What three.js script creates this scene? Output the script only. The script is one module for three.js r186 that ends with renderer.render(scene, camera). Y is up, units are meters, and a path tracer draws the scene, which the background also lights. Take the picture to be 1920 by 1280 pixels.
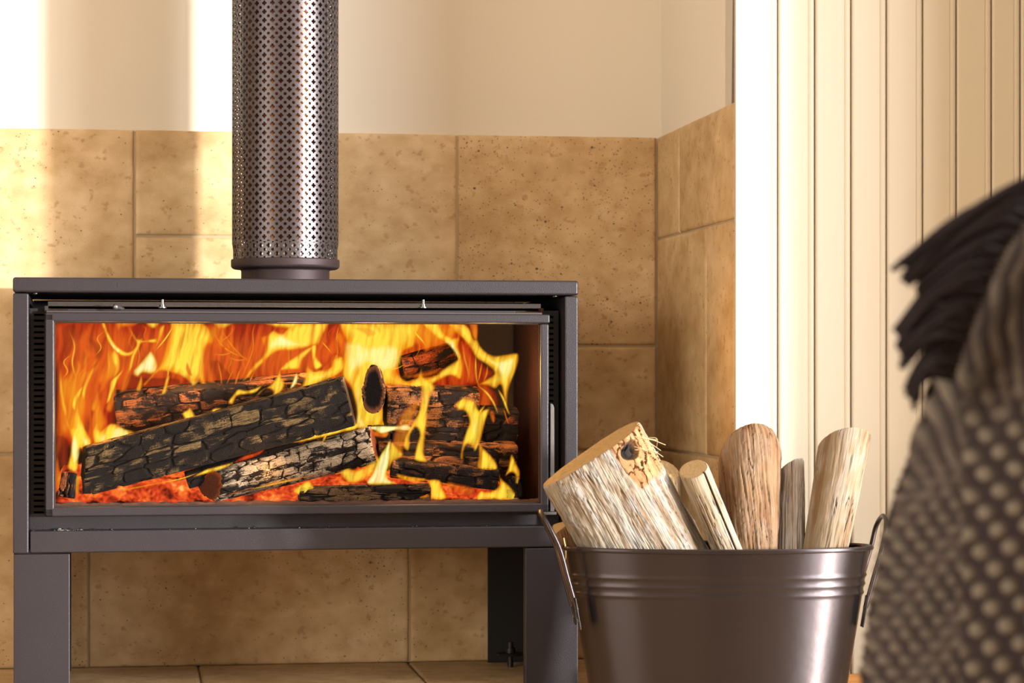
import * as THREE from 'three';
import { RoundedBoxGeometry } from 'three/addons/geometries/RoundedBoxGeometry.js';
import { mergeGeometries, mergeVertices } from 'three/addons/utils/BufferGeometryUtils.js';
import { ImprovedNoise } from 'three/addons/math/ImprovedNoise.js';
import { RectAreaLightUniformsLib } from 'three/addons/lights/RectAreaLightUniformsLib.js';

// ------------------------------------------------------------------ camera, sky, sun, window light, exposure
const V = (x, y, z) => new THREE.Vector3(x, y, z);
const FOCAL = 4650, HORIZON = 705, YAW = THREE.MathUtils.degToRad(8.5), EYE = V(-1.0797, 0.596, 5.147);
const scene = new THREE.Scene();
const camera = new THREE.PerspectiveCamera(2 * Math.atan(640 / FOCAL) * 180 / Math.PI, 1.5, 0.05, 60);
camera.position.copy(EYE);
camera.lookAt(EYE.x + Math.sin(YAW), EYE.y, EYE.z - Math.cos(YAW));
camera.setViewOffset(1920, 1280, 0, 640 - HORIZON, 1920, 1280);
camera.focus = 4.62; camera.userData.fStop = 5.2;

const renderer = new THREE.WebGLRenderer({ antialias: true });
renderer.toneMapping = THREE.LinearToneMapping;
renderer.toneMappingExposure = 1.0;
renderer.shadowMap.enabled = true;
scene.background = new THREE.Color(0.55, 0.68, 0.85);

// low late-afternoon sun through the tall window in the right wall
const sun = new THREE.DirectionalLight(new THREE.Color(1.0, 0.95, 0.88), 7.0);
sun.position.set(0.743 * 8, 0.596 + 0.035 * 8, 0.669 * 8); sun.target.position.set(0, 0.596, 0);
sun.castShadow = true; sun.shadow.radius = 6; sun.shadow.mapSize.set(2048, 2048);
Object.assign(sun.shadow.camera, { left: -4, right: 4, top: 3, bottom: -3, near: 0.5, far: 20 });
scene.add(sun, sun.target);
RectAreaLightUniformsLib.init();
function windowLight(color, intensity, w, h, pos, look) {
  const l = new THREE.RectAreaLight(color, intensity, w, h);
  l.position.copy(pos); l.lookAt(look); scene.add(l); return l;
}
const ROOM = { left: -4.2, right: 1.7, front: 6.6, top: 2.6, panelZ: 0.7 };
windowLight(new THREE.Color(0.94, 0.97, 1.0), 18.5, 1.6, 2.2, V(ROOM.right - 0.03, 1.15, 2.6), V(-3, 1.15, 2.6));      // sky through the tall window
windowLight(new THREE.Color(1.0, 0.92, 0.77), 6.5, 3.0, 2.0, V(ROOM.left + 0.03, 1.2, 4.2), V(3, 1.2, 4.2));           // warm light through the window in the left wall

// ------------------------------------------------------------------ small toolbox
const perlin = new ImprovedNoise();
const noise = (x, y, z = 0) => perlin.noise(x, y, z);
function fbm(x, y, z = 0, n = 4) { let s = 0, a = 0.5; for (let i = 0; i < n; i++) { s += a * perlin.noise(x, y, z + i * 7.3); x *= 2.03; y *= 2.03; z *= 2.03; a *= 0.5; } return s; }
let seedState = 12345;
function rnd() { seedState = (seedState * 1664525 + 1013904223) >>> 0; return seedState / 4294967296; }
const hash = (a, b = 0) => { const s = Math.sin(a * 127.1 + b * 311.7) * 43758.5453; return s - Math.floor(s); };
const { clamp, lerp, smoothstep: sstep } = THREE.MathUtils;
const srgb = (r, g, b) => { const c = new THREE.Color().setRGB(r / 255, g / 255, b / 255, THREE.SRGBColorSpace); return [c.r, c.g, c.b]; };
const mix3 = (a, b, t) => [lerp(a[0], b[0], t), lerp(a[1], b[1], t), lerp(a[2], b[2], t)];

// a pixel's sight line, and where it meets a plane of the place
const RIGHT = V(Math.cos(YAW), 0, Math.sin(YAW)), AHEAD = V(Math.sin(YAW), 0, -Math.cos(YAW));
const sight = (px, py) => AHEAD.clone().addScaledVector(RIGHT, (px - 960) / FOCAL).add(V(0, (HORIZON - py) / FOCAL, 0));
function meet(px, py, point, normal) { const d = sight(px, py), t = point.clone().sub(EYE).dot(normal) / d.dot(normal); return EYE.clone().addScaledVector(d, t); }
const onZ = (px, py, z) => meet(px, py, V(0, 0, z), V(0, 0, 1));
const onX = (px, py, x) => meet(px, py, V(x, 0, 0), V(1, 0, 0));
const onY = (px, py, y) => meet(px, py, V(0, y, 0), V(0, 1, 0));
const atDepth = (px, py, depth) => EYE.clone().addScaledVector(sight(px, py), depth);

const taken = {};
function numbered(name) { const n = taken[name] = (taken[name] ?? -1) + 1; return n ? `${name}_${String(n).padStart(3, '0')}` : name; }
function tag(o, label, category, group, kind) {
  if (label) o.userData.label = label;
  if (category) o.userData.category = category;
  if (group) o.userData.group = group;
  if (kind) o.userData.kind = kind;
  return o;
}
function mesh(name, geometry, material, parent) {
  const m = new THREE.Mesh(geometry, material);
  m.name = numbered(name); m.castShadow = m.receiveShadow = true;
  (parent ?? scene).add(m);
  return m;
}
function group(name, label, category, grp, kind) { const g = new THREE.Group(); g.name = numbered(name); scene.add(g); return tag(g, label, category, grp, kind); }
function strip(g) { const o = g.index ? g.toNonIndexed() : g; for (const k of Object.keys(o.attributes)) if (!['position', 'normal', 'uv', 'color'].includes(k)) o.deleteAttribute(k); return o; }
const merge = (list) => mergeGeometries(list.map(strip));
// box between two corners, edges rounded
function block(a, b, r = 0.0015, seg = 2) {
  const w = Math.abs(b.x - a.x), h = Math.abs(b.y - a.y), d = Math.abs(b.z - a.z), rr = Math.min(r, w / 2.05, h / 2.05, d / 2.05);
  const g = r > 0 ? new RoundedBoxGeometry(w, h, d, seg, rr) : new THREE.BoxGeometry(w, h, d);
  g.translate((a.x + b.x) / 2, (a.y + b.y) / 2, (a.z + b.z) / 2);
  metricUV(g); return g;
}
function metricUV(g, ox = 0, oy = 0) {   // uv in metres from the dominant axis of each normal
  const p = g.attributes.position, n = g.attributes.normal, uv = new Float32Array(p.count * 2);
  for (let i = 0; i < p.count; i++) {
    const ax = Math.abs(n.getX(i)), ay = Math.abs(n.getY(i)), az = Math.abs(n.getZ(i));
    const [u, v] = az >= ax && az >= ay ? [p.getX(i), p.getY(i)] : ax >= ay ? [p.getZ(i), p.getY(i)] : [p.getX(i), p.getZ(i)];
    uv[i * 2] = u + ox; uv[i * 2 + 1] = v + oy;
  }
  g.setAttribute('uv', new THREE.BufferAttribute(uv, 2)); return g;
}
const tube = (pts, r, seg = 24, rad = 8, closed = false) => new THREE.TubeGeometry(new THREE.CatmullRomCurve3(pts, closed, 'centripetal'), seg, r, rad, closed);
const lathe = (pairs, seg = 64) => new THREE.LatheGeometry(pairs.map(([r, y]) => new THREE.Vector2(r, y)), seg);
// grid surface: f(u, v) -> { p: Vector3, c: [r,g,b] or [r,g,b,a] }
function sheet(nu, nv, f, { wrapU = false } = {}) {
  const pos = [], col = [], uv = [], idx = []; let comps = 3;
  for (let j = 0; j <= nv; j++) for (let i = 0; i <= nu; i++) {
    const s = f(i / nu, j / nv); pos.push(s.p.x, s.p.y, s.p.z); uv.push(s.u ?? i / nu, s.v ?? j / nv);
    if (s.c) { comps = s.c.length; col.push(...s.c); }
  }
  for (let j = 0; j < nv; j++) for (let i = 0; i < nu; i++) { const a = j * (nu + 1) + i, b = a + 1, c = a + nu + 1, d = c + 1; idx.push(a, b, d, a, d, c); }
  const g = new THREE.BufferGeometry();
  g.setAttribute('position', new THREE.Float32BufferAttribute(pos, 3)); g.setAttribute('uv', new THREE.Float32BufferAttribute(uv, 2));
  if (col.length) g.setAttribute('color', new THREE.Float32BufferAttribute(col, comps));
  g.setIndex(idx); g.computeVertexNormals();
  if (wrapU) { const n = g.attributes.normal; for (let j = 0; j <= nv; j++) { const a = j * (nu + 1), b = a + nu; const m = V(n.getX(a) + n.getX(b), n.getY(a) + n.getY(b), n.getZ(a) + n.getZ(b)).normalize(); n.setXYZ(a, m.x, m.y, m.z); n.setXYZ(b, m.x, m.y, m.z); } }
  return g;
}
// computed textures
function texture(size, f, color) {
  const data = new Uint8Array(size * size * 4);
  for (let y = 0; y < size; y++) for (let x = 0; x < size; x++) { const c = f(x / size, y / size), o = (y * size + x) * 4; data[o] = clamp(c[0], 0, 1) * 255; data[o + 1] = clamp(c[1], 0, 1) * 255; data[o + 2] = clamp(c[2], 0, 1) * 255; data[o + 3] = 255; }
  const t = new THREE.DataTexture(data, size, size); t.wrapS = t.wrapT = THREE.RepeatWrapping; t.magFilter = THREE.LinearFilter; t.minFilter = THREE.LinearMipmapLinearFilter; t.generateMipmaps = true;
  if (color) t.colorSpace = THREE.SRGBColorSpace; t.needsUpdate = true; return t;
}
function scaled(t, per) { const c = t.clone(); c.repeat.set(1 / per, 1 / per); c.needsUpdate = true; return c; }
const std = (o) => new THREE.MeshStandardMaterial(o);
const lin = (r, g, b) => new THREE.Color().setRGB(r, g, b);

// ------------------------------------------------------------------ surfaces
// travertine: cloudy cream and ochre with pale veins and small dark pits that crowd together; 1.6 m of it
const PIT = [];
{
  const cell = 150, pits = new Map();
  const add = (u, v, r, d) => { for (let du = -1; du <= 1; du++) for (let dv = -1; dv <= 1; dv++) { const k = (Math.floor(u * cell) + du + cell) % cell + '_' + ((Math.floor(v * cell) + dv + cell) % cell); if (!pits.has(k)) pits.set(k, []); pits.get(k).push([u, v, r, d]); } };
  for (let i = 0; i < 17000; i++) {
    const u = rnd(), v = rnd(), crowd = fbm(u * 9, v * 9, 3.3, 3) + (u > 0.5 ? 0.26 : 0.0);
    if (crowd < 0.12 + rnd() * 0.22) continue;
    const big = rnd() < 0.02 + (crowd > 0.4 ? 0.03 : 0);
    add(u, v, (big ? 0.0013 + rnd() * 0.0016 : 0.00045 + rnd() * 0.0009) / 1.6 * 1.2, 0.55 + rnd() * 0.45);
  }
  for (let i = 0; i < 900; i++) add(rnd(), rnd(), (0.0006 + rnd() * 0.0009) / 1.6 * 1.2, 0.5 + rnd() * 0.5);
  PIT.push((u, v) => {
    const list = pits.get(Math.floor(u * cell) % cell + '_' + (Math.floor(v * cell) % cell)); if (!list) return 0;
    let m = 0; for (const [a, b, r, d] of list) { const e = Math.hypot(u - a, (v - b) * 1.25) / r; if (e < 1.2) m = Math.max(m, d * (1 - sstep(e, 0.55, 1.2))); } return m;
  });
}
const pitAt = PIT[0];
const stoneColor = texture(2048, (u, v) => {
  const cloud = fbm(u * 5, v * 8, 1.1, 4), mott = fbm(u * 34, v * 40, 2.2, 3), fine = noise(u * 420, v * 420, 5);
  let c = [0.815, 0.695, 0.525]; const t = cloud * 0.17 + mott * 0.12 + fine * 0.012;
  c = [c[0] + t, c[1] + t * 1.15, c[2] + t * 1.3];
  const pale = Math.max(0, sstep(fbm(u * 55 + 9, v * 60, 4.4, 3), 0.16, 0.42)) * (0.3 + 0.7 * sstep(cloud, -0.1, 0.3));
  c = mix3(c, [0.90, 0.80, 0.68], pale * 0.55);
  c = mix3(c, [0.66, 0.50, 0.33], 0.5 * sstep(fbm(u * 90 + 3, v * 110, 9.4, 3), 0.20, 0.42)); const sp = noise(u * 900, v * 900, 3); c = c.map((q) => q + 0.035 * sp);
  const p = pitAt(u, v); return mix3(c, [0.28, 0.18, 0.10], p * 0.85);
}, true);
const stoneBump = texture(2048, (u, v) => { const h = 0.62 + 0.2 * fbm(u * 60, v * 60, 6, 3) - 0.55 * pitAt(u, v); return [h, h, h]; });
function stone(tone, extra = {}) { return std({ map: scaled(stoneColor, 1.6), bumpMap: scaled(stoneBump, 1.6), bumpScale: 0.0012, roughness: 0.62, color: lin(...tone), ...extra }); }
const plasterBump = texture(512, (u, v) => { const h = 0.5 + 0.3 * fbm(u * 12, v * 12, 1, 4); return [h, h, h]; });
const plaster = std({ color: lin(0.76, 0.68, 0.56), roughness: 0.85, bumpMap: scaled(plasterBump, 0.6), bumpScale: 0.0006 });
const grout = std({ color: lin(0.46, 0.345, 0.21), roughness: 0.95, bumpMap: scaled(plasterBump, 0.12), bumpScale: 0.001 });
const boardPaint = std({ color: lin(0.54, 0.465, 0.35), roughness: 0.45, bumpMap: scaled(texture(512, (u, v) => { const h = 0.5 + 0.35 * fbm(u * 60, v * 5, 3, 3); return [h, h, h]; }), 0.5), bumpScale: 0.0003 });
const woodGrain = texture(1024, (u, v) => { const g = fbm(u * 3, v * 70, 1, 4), f = noise(u * 30, v * 400, 2); const t = 0.5 + g * 0.55 + f * 0.12; return mix3([0.62, 0.38, 0.15], [0.90, 0.66, 0.33], clamp(t, 0, 1)); }, true);
const honeyWood = std({ map: scaled(woodGrain, 0.7), roughness: 0.4 });

// ------------------------------------------------------------------ room
const structure = (name, geometry, m, parent) => { const o = mesh(name, geometry, m, parent); if (!parent) o.userData.kind = 'structure'; return o; };
const { left: XL, right: XR, front: ZF, top: YT, panelZ: ZP } = ROOM;

// a stone tile with slightly ragged, eased edges; corners a (low) and b (high) in the tile's own plane, thickness d towards +z
function tileGeometry(w, h, d, seed) {
  const nx = Math.max(4, Math.round(w / 0.009)), ny = Math.max(4, Math.round(h / 0.009));
  const rag = (s, k) => { const n = fbm(s * 22, seed * 9.1 + k * 3.7, 0, 3), chip = Math.max(0, noise(s * 55, seed * 5 + k * 11, 2) - 0.42); return 0.0016 * n - 0.009 * chip; };
  const place = (x, y) => {   // ring of the outline
    let X = x * w, Y = y * h;
    const ex0 = -rag(Y, 1), ex1 = rag(Y, 2), ey0 = -rag(X, 3), ey1 = rag(X, 4);
    X += lerp(ex0, ex1, x) * Math.pow(Math.abs(x * 2 - 1), 20); Y += lerp(ey0, ey1, y) * Math.pow(Math.abs(y * 2 - 1), 20);
    return [X, Y];
  };
  const us = [0, 0.0012 / w, 0.0032 / w], uu = [...us]; for (let i = 1; i < nx; i++) uu.push(i / nx); uu.push(1 - us[2], 1 - us[1], 1); uu.sort((a, b) => a - b);
  const vs = [0, 0.0012 / h, 0.0032 / h], vv = [...vs]; for (let i = 1; i < ny; i++) vv.push(i / ny); vv.push(1 - vs[2], 1 - vs[1], 1); vv.sort((a, b) => a - b);
  const pos = [], idx = [], W = uu.length, H = vv.length;
  for (const v of vv) for (const u of uu) {
    const [X, Y] = place(u, v), e = Math.min(u * w, (1 - u) * w, v * h, (1 - v) * h);
    pos.push(X, Y, d - 0.003 * Math.pow(1 - sstep(e, 0, 0.0042), 2) + 0.0004 * noise(X * 12, Y * 12, seed));
  }
  for (let j = 0; j < H - 1; j++) for (let i = 0; i < W - 1; i++) { const a = j * W + i; idx.push(a, a + 1, a + W + 1, a, a + W + 1, a + W); }
  const ring = []; for (let i = 0; i < W; i++) ring.push(i); for (let j = 1; j < H; j++) ring.push(j * W + W - 1); for (let i = W - 2; i >= 0; i--) ring.push((H - 1) * W + i); for (let j = H - 2; j >= 1; j--) ring.push(j * W);
  const base = pos.length / 3; for (const r of ring) pos.push(pos[r * 3], pos[r * 3 + 1], pos[r * 3 + 2]); const base2 = pos.length / 3; for (const r of ring) pos.push(pos[r * 3], pos[r * 3 + 1], 0);
  for (let k = 0; k < ring.length; k++) { const n = (k + 1) % ring.length; idx.push(base + k, base2 + k, base2 + n, base + k, base2 + n, base + n); }
  const g = new THREE.BufferGeometry(); g.setAttribute('position', new THREE.Float32BufferAttribute(pos, 3)); g.setIndex(idx); g.computeVertexNormals();
  const p = g.attributes.position, uv = new Float32Array(p.count * 2); for (let i = 0; i < p.count; i++) { uv[i * 2] = p.getX(i); uv[i * 2 + 1] = p.getY(i); }
  g.setAttribute('uv', new THREE.BufferAttribute(uv, 2)); return g;
}
const shiftUV = (g, u, v) => { const a = g.attributes.uv; for (let i = 0; i < a.count; i++) a.setXY(i, a.getX(i) + u, a.getY(i) + v); return g; };

// back wall: plaster above, stone tiles laid in a mixed pattern below; the tile faces lie at z = 0
const wallBack = new THREE.Group(); wallBack.name = 'wall_back'; wallBack.userData.kind = 'structure'; scene.add(wallBack);
mesh('plaster', block(V(XL, 0, -0.16), V(0.1, YT, -0.010), 0), plaster, wallBack);
const wTop = (px) => onZ(px, 240 + 0.0147 * px, 0).y;
const capY = wTop(600);
mesh('grout', block(V(XL, 0, -0.014), V(0, capY - 0.002, -0.0045), 0), grout, wallBack);
const tones = [[1.0, 0.97, 0.93], [0.93, 0.88, 0.80], [0.96, 0.93, 0.87], [0.90, 0.84, 0.74]];
const stones = tones.map((t) => stone(t));
const WT = [  // px rectangles on the wall: x0, x1, y0, y1, tone, uv shift
  [-560, -164, 231, 640, 1, 0.9, 0.2], [-560, -164, 646, 1246, 0, 0.2, 0.7],
  [-160, 250, 240, 849, 0, 0.12, 0.05], [255, 598, 244, 441, 2, 0.0, 0.62], [255, 598, 446, 849, 2, 0.3, 0.33],
  [603, 855, 248, 646, 2, 0.5, 0.05], [859, 1230, 252, 646, 1, 0.86, 0.42], [603, 855, 651, 846, 0, 0.4, 0.8], [859, 1230, 651, 843, 3, 0.1, 0.5],
  [-160, 163, 854, 1249, 3, 0.6, 0.9], [167, 766, 852, 1246, 0, 0.25, 0.15], [771, 1230, 849, 1238, 3, 0.35, 0.6],
];
for (let i = 0; i < 5; i++) { const x1 = -564 - i * 400, x0 = x1 - 396; WT.push([x0, x1, 220, i % 2 ? 640 : 540, i % 4, 0.3 * i, 0.4], [x0, x1, i % 2 ? 644 : 544, i % 2 ? 850 : 880, (i + 1) % 4, 0.2 * i, 0.1], [x0, x1, i % 2 ? 854 : 884, 1262, (i + 2) % 4, 0.5 * i, 0.7]); }
WT.forEach(([x0, x1, y0, y1, tone, u, v], i) => {
  const cx = (x0 + x1) / 2, a = onZ(x0, y1, 0), b = onZ(x1, y0, 0), lowY = y1 > 1200 ? 0.0005 : onZ(cx, y1, 0).y, highY = y0 < 260 ? capY : onZ(cx, y0, 0).y;
  const d = 0.0098 + 0.0016 * hash(i, 5), g = shiftUV(tileGeometry(b.x - a.x, highY - lowY, d, i + 1), u, v);
  g.translate(a.x, lowY, -0.0105); mesh('tile', g, stones[tone], wallBack);
});
// alcove return: side wall with the same stone, lit only by bounced light; its face lies at x = 0
const wallAlcove = new THREE.Group(); wallAlcove.name = 'wall_right'; wallAlcove.userData.kind = 'structure'; scene.add(wallAlcove);
mesh('plaster', block(V(0.012, 0, -0.16), V(0.13, YT, ZP - 0.012), 0), plaster, wallAlcove);
mesh('grout', block(V(0.005, 0, -0.01), V(0.013, capY - 0.002, ZP - 0.012), 0), grout, wallAlcove);
const zAt = (px) => onX(px, 600, 0).z, zEnd = ZP - 0.012;
const RT = [[1232, 1272, 1, 1.0], [1274, 1379, 1, 0.0], [1232, 1323, 2, 0.0], [1325, 1379, 2, 0.0], [1232, 1379, 3, 0]];
const yJ1 = onX(1231, 449, 0).y, yJ2 = onX(1231, 841.5, 0).y;
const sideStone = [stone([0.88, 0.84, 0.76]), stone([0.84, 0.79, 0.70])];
RT.forEach(([x0, x1, row], i) => {
  const z0 = x0 < 1240 ? 0.0005 : zAt(x0) , z1 = x1 > 1370 ? zEnd : zAt(x1), [lo, hi] = row === 1 ? [yJ1 + 0.0022, capY] : row === 2 ? [yJ2 + 0.0022, yJ1 - 0.0022] : [0.0005, yJ2 - 0.0022];
  const g = shiftUV(tileGeometry(z1 - z0 - 0.0022, hi - lo, 0.0098 + 0.001 * hash(i, 8), 20 + i), 0.15 * i, 0.3 + 0.2 * i);
  g.rotateY(-Math.PI / 2); g.translate(0.0105, lo, z0); mesh('tile', g, sideStone[i % 2], wallAlcove);
});
// boarded wall to the right, a tongue and groove plank at a time
const wallBoards = new THREE.Group(); wallBoards.name = 'wall_right_001'; wallBoards.userData.kind = 'structure'; scene.add(wallBoards);
mesh('backing', block(V(0.012, 0, ZP - 0.13), V(XR + 0.1, YT, ZP - 0.011), 0), boardPaint, wallBoards);
const edges = [1383, 1459, 1528.5, 1596.5, 1663, 1731, 1794, 1860, 1914].map((px) => onZ(px, 600, ZP).x);
while (edges[edges.length - 1] < XR) edges.push(edges[edges.length - 1] + 0.0655);
for (let i = 0; i < edges.length - 1; i++) {
  const x0 = edges[i] + (i ? 0.0014 : -0.001), x1 = Math.min(edges[i + 1] - 0.0014, XR), s = new THREE.Shape();
  // plan section of a plank: eased edges and a bead beside the joint
  s.moveTo(x0, 0); s.lineTo(x0, 0.007); s.quadraticCurveTo(x0 + 0.0005, 0.0095, x0 + 0.004, 0.0105); s.lineTo(x1 - 0.0125, 0.0105); s.lineTo(x1 - 0.0115, 0.0088); s.quadraticCurveTo(x1 - 0.009, 0.0106, x1 - 0.005, 0.0104); s.quadraticCurveTo(x1 - 0.001, 0.0095, x1, 0.007); s.lineTo(x1, 0); s.closePath();
  const g = new THREE.ExtrudeGeometry(s, { depth: YT, bevelEnabled: false, curveSegments: 4 });
  g.rotateX(-Math.PI / 2); g.scale(1, 1, -1); const ix = g.index; g.translate(0, 0, ZP - 0.0115 + 0.0008 * (hash(i, 2) - 0.5));
  flip(g); g.computeVertexNormals(); metricUV(g, hash(i, 1), 0); mesh('plank', g, boardPaint, wallBoards);
}
function flip(g) { const p = g.attributes; for (const k of Object.keys(p)) { const a = p[k], n = a.itemSize; for (let i = 0; i < a.count; i += 3) for (let c = 0; c < n; c++) { const t = a.array[(i + 1) * n + c]; a.array[(i + 1) * n + c] = a.array[(i + 2) * n + c]; a.array[(i + 2) * n + c] = t; } } }
structure('trim_1', block(V(0.0005, 0.0, ZP - 0.012), V(0.0125, YT, ZP - 0.001), 0.0015), boardPaint);
structure('baseboard_right', block(V(0.004, 0, ZP - 0.001), V(XR, onZ(1585, 1264.5, ZP + 0.016).y, ZP + 0.016), 0.002), honeyWood);

// hearth slabs, then a timber floor
const floorGroup = new THREE.Group(); floorGroup.name = 'floor'; floorGroup.userData.kind = 'structure'; scene.add(floorGroup);
mesh('subfloor', block(V(XL - 0.1, -0.12, -0.16), V(XR + 0.1, -0.006, ZF + 0.1), 0), grout, floorGroup);
const fx = [XL, onY(-180, 1262, 0).x, onY(371.5, 1247, 0).x, onY(767, 1243, 0).x, 0, 0.42, 0.84, 1.26, XR];
const hearth = [stone([0.92, 0.87, 0.80]), stone([0.86, 0.80, 0.71])];
for (let i = 0; i < fx.length - 1; i++) for (let j = 0; j < 4; j++) {
  const z0 = [0, 0.62, 1.05, 1.48][j], z1 = [0.616, 1.046, 1.476, 1.9][j]; if (fx[i] >= -0.001 && j === 0) continue;
  const g = shiftUV(tileGeometry(fx[i + 1] - fx[i] - 0.004, z1 - z0, 0.006, 40 + i * 5 + j), 0.23 * i + 0.4 * j, 0.31 * j);
  g.rotateX(-Math.PI / 2); g.translate(fx[i] + 0.002, -0.006, z1); mesh('slab', g, hearth[(i + j) % 2], floorGroup);
}
for (let i = 0; i < 40; i++) { const x0 = XL + i * 0.15; if (x0 > XR) break; mesh('floorboard', metricUV(block(V(x0 + 0.001, -0.008, 1.904), V(Math.min(x0 + 0.149, XR), 0, ZF), 0.0015), 0, hash(i, 3)).rotateX(0), honeyFloor(i), floorGroup); }
function honeyFloor(i) { honeyFloor.m ??= [0, 1, 2].map((k) => std({ map: scaled(woodGrain, 1.1), roughness: 0.38, color: lin(0.42 - 0.03 * k, 0.36 - 0.03 * k, 0.30 - 0.03 * k) })); return honeyFloor.m[i % 3]; }
structure('ceiling', block(V(XL - 0.1, YT, -0.16), V(XR + 0.1, YT + 0.12, ZF + 0.1), 0), plaster);

// left wall with a wide window, right wall with a tall one; a short nib of wall stands at the end of the boards
const glass = new THREE.MeshPhysicalMaterial({ color: 0xffffff, roughness: 0, transmission: 1, thickness: 0, ior: 1.5 });
const framePaint = std({ color: lin(0.82, 0.78, 0.7), roughness: 0.4 });
const wallSide = new THREE.Group(); wallSide.name = 'wall_right_002'; wallSide.userData.kind = 'structure'; scene.add(wallSide);
const solid = (parent, a, b) => mesh('plaster', block(a, b, 0), plaster, parent);
const WR = [1.8, 3.4, 0.02, 2.3], WL = [2.7, 5.7, 0.2, 2.2];   // z0, z1, y0, y1 of the openings
solid(wallSide, V(XR, 0, ZP - 0.13), V(XR + 0.12, YT, WR[0])); solid(wallSide, V(XR, 0, WR[1]), V(XR + 0.12, YT, ZF + 0.1)); solid(wallSide, V(XR, 0, WR[0]), V(XR + 0.12, WR[2], WR[1])); solid(wallSide, V(XR, WR[3], WR[0]), V(XR + 0.12, YT, WR[1]));
solid(wallSide, V(0.62, 0, ZP), V(0.74, YT, 1.17));
const wallLeft = new THREE.Group(); wallLeft.name = 'wall_left'; wallLeft.userData.kind = 'structure'; scene.add(wallLeft);
solid(wallLeft, V(XL - 0.12, 0, -0.16), V(XL, YT, WL[0])); solid(wallLeft, V(XL - 0.12, 0, WL[1]), V(XL, YT, ZF + 0.1)); solid(wallLeft, V(XL - 0.12, 0, WL[0]), V(XL, WL[2], WL[1])); solid(wallLeft, V(XL - 0.12, WL[3], WL[0]), V(XL, YT, WL[1]));
structure('wall_front', block(V(XL - 0.1, 0, ZF), V(XR + 0.1, YT, ZF + 0.12), 0), plaster);
function windowUnit(n, a, b) {   // frame of four bars and a pane, in the opening between a and b
  const g = new THREE.Group(); g.name = `window_${n}`; g.userData.kind = 'structure'; scene.add(g);
  const t = 0.045, bar = (p, q) => mesh('window_frame', block(p, q, 0.003), framePaint, g);
  bar(V(a.x, a.y, a.z), V(b.x, a.y + t, b.z)); bar(V(a.x, b.y - t, a.z), V(b.x, b.y, b.z)); bar(V(a.x, a.y + t, a.z), V(b.x, b.y - t, a.z + t)); bar(V(a.x, a.y + t, b.z - t), V(b.x, b.y - t, b.z));
  const p = new THREE.PlaneGeometry(b.z - a.z - 2 * t, b.y - a.y - 2 * t); p.rotateY(-Math.PI / 2); p.translate((a.x + b.x) / 2, (a.y + b.y) / 2, (a.z + b.z) / 2); mesh('pane', p, glass, g);
}
windowUnit(1, V(XR + 0.06, WR[2], WR[0]), V(XR + 0.1, WR[3], WR[1])); windowUnit(2, V(XL - 0.1, WL[2], WL[0]), V(XL - 0.06, WL[3], WL[1]));

// ------------------------------------------------------------------ wood stove
const paintBump = texture(512, (u, v) => { const h = 0.5 + 0.5 * noise(u * 130, v * 130, 4) + 0.25 * noise(u * 250, v * 250, 9); return [h, h, h]; });
const metalTone = texture(512, (u, v) => { const t = 0.88 + 0.10 * fbm(u * 6, v * 6, 2, 4) + 0.05 * noise(u * 120, v * 120, 7); return [t, t, t]; });
const stovePaint = std({ color: lin(0.039, 0.034, 0.041), metalness: 0.45, roughness: 0.42, map: scaled(metalTone, 0.5), bumpMap: scaled(paintBump, 0.22), bumpScale: 0.00025 });
const darkSteel = std({ color: lin(0.018, 0.016, 0.016), metalness: 0.3, roughness: 0.7 });
const soot = std({ color: lin(0.03, 0.022, 0.018), roughness: 0.85, bumpMap: scaled(plasterBump, 0.1), bumpScale: 0.002 });
const brightSteel = std({ color: lin(0.16, 0.155, 0.15), metalness: 1, roughness: 0.32 });

const SL = atDepth(24, 600, 4.56), SR = atDepth(1085, 600, 4.74);
const STOVE_TURN = Math.atan2(SL.z - SR.z, SR.x - SL.x), STOVE_W = Math.hypot(SR.x - SL.x, SR.z - SL.z);
const stove = group('wood_stove', 'wide charcoal steel wood stove with a long glass door on pedestal legs', 'stove');
stove.position.set(SL.x, 0, SL.z); stove.rotation.y = STOVE_TURN; stove.updateMatrixWorld(true);
const SX = V(Math.cos(STOVE_TURN), 0, -Math.sin(STOVE_TURN)), SZ = V(Math.sin(STOVE_TURN), 0, Math.cos(STOVE_TURN));
// point of the stove's own axes that is seen at a pixel, d metres behind its front
function S(px, py, d = 0) { const w = meet(px, py, SL.clone().addScaledVector(SZ, -d), SZ).sub(V(SL.x, 0, SL.z)); return V(w.dot(SX), w.y, w.dot(SZ)); }
const toWorld = (p) => V(SL.x, 0, SL.z).addScaledVector(SX, p.x).addScaledVector(SZ, p.z).setY(p.y);
const W = STOVE_W, TOP = S(500, 522.3).y, SHELF = S(24, 1038.4).y, DEEP = 0.45;
const plateLow = S(60, 548.2).y;
// top plate with the flue hole hidden beneath the collar, side panels, back
mesh('top_plate', block(V(0, plateLow + 0.0005, -DEEP), V(W, TOP, 0.0005), 0.005, 3), stovePaint, stove);
{ const n = S(221, 533); mesh('latch_slot', block(V(n.x - 0.0015, n.y - 0.0045, -0.002), V(n.x + 0.0015, n.y + 0.0045, 0.0009), 0.0006), darkSteel, stove); }
const sideT = S(54, 700).x;
mesh('side_panel', block(V(0.0004, SHELF, -DEEP), V(sideT, plateLow - 0.0012, 0), 0.0035, 3), stovePaint, stove);
mesh('side_panel', block(V(W - sideT + 0.002, SHELF, -DEEP), V(W - 0.0008, plateLow - 0.0012, 0), 0.0035, 3), stovePaint, stove);
mesh('back_panel', block(V(sideT, SHELF, -DEEP), V(W - sideT, plateLow - 0.001, -DEEP + 0.006), 0), darkSteel, stove);
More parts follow.
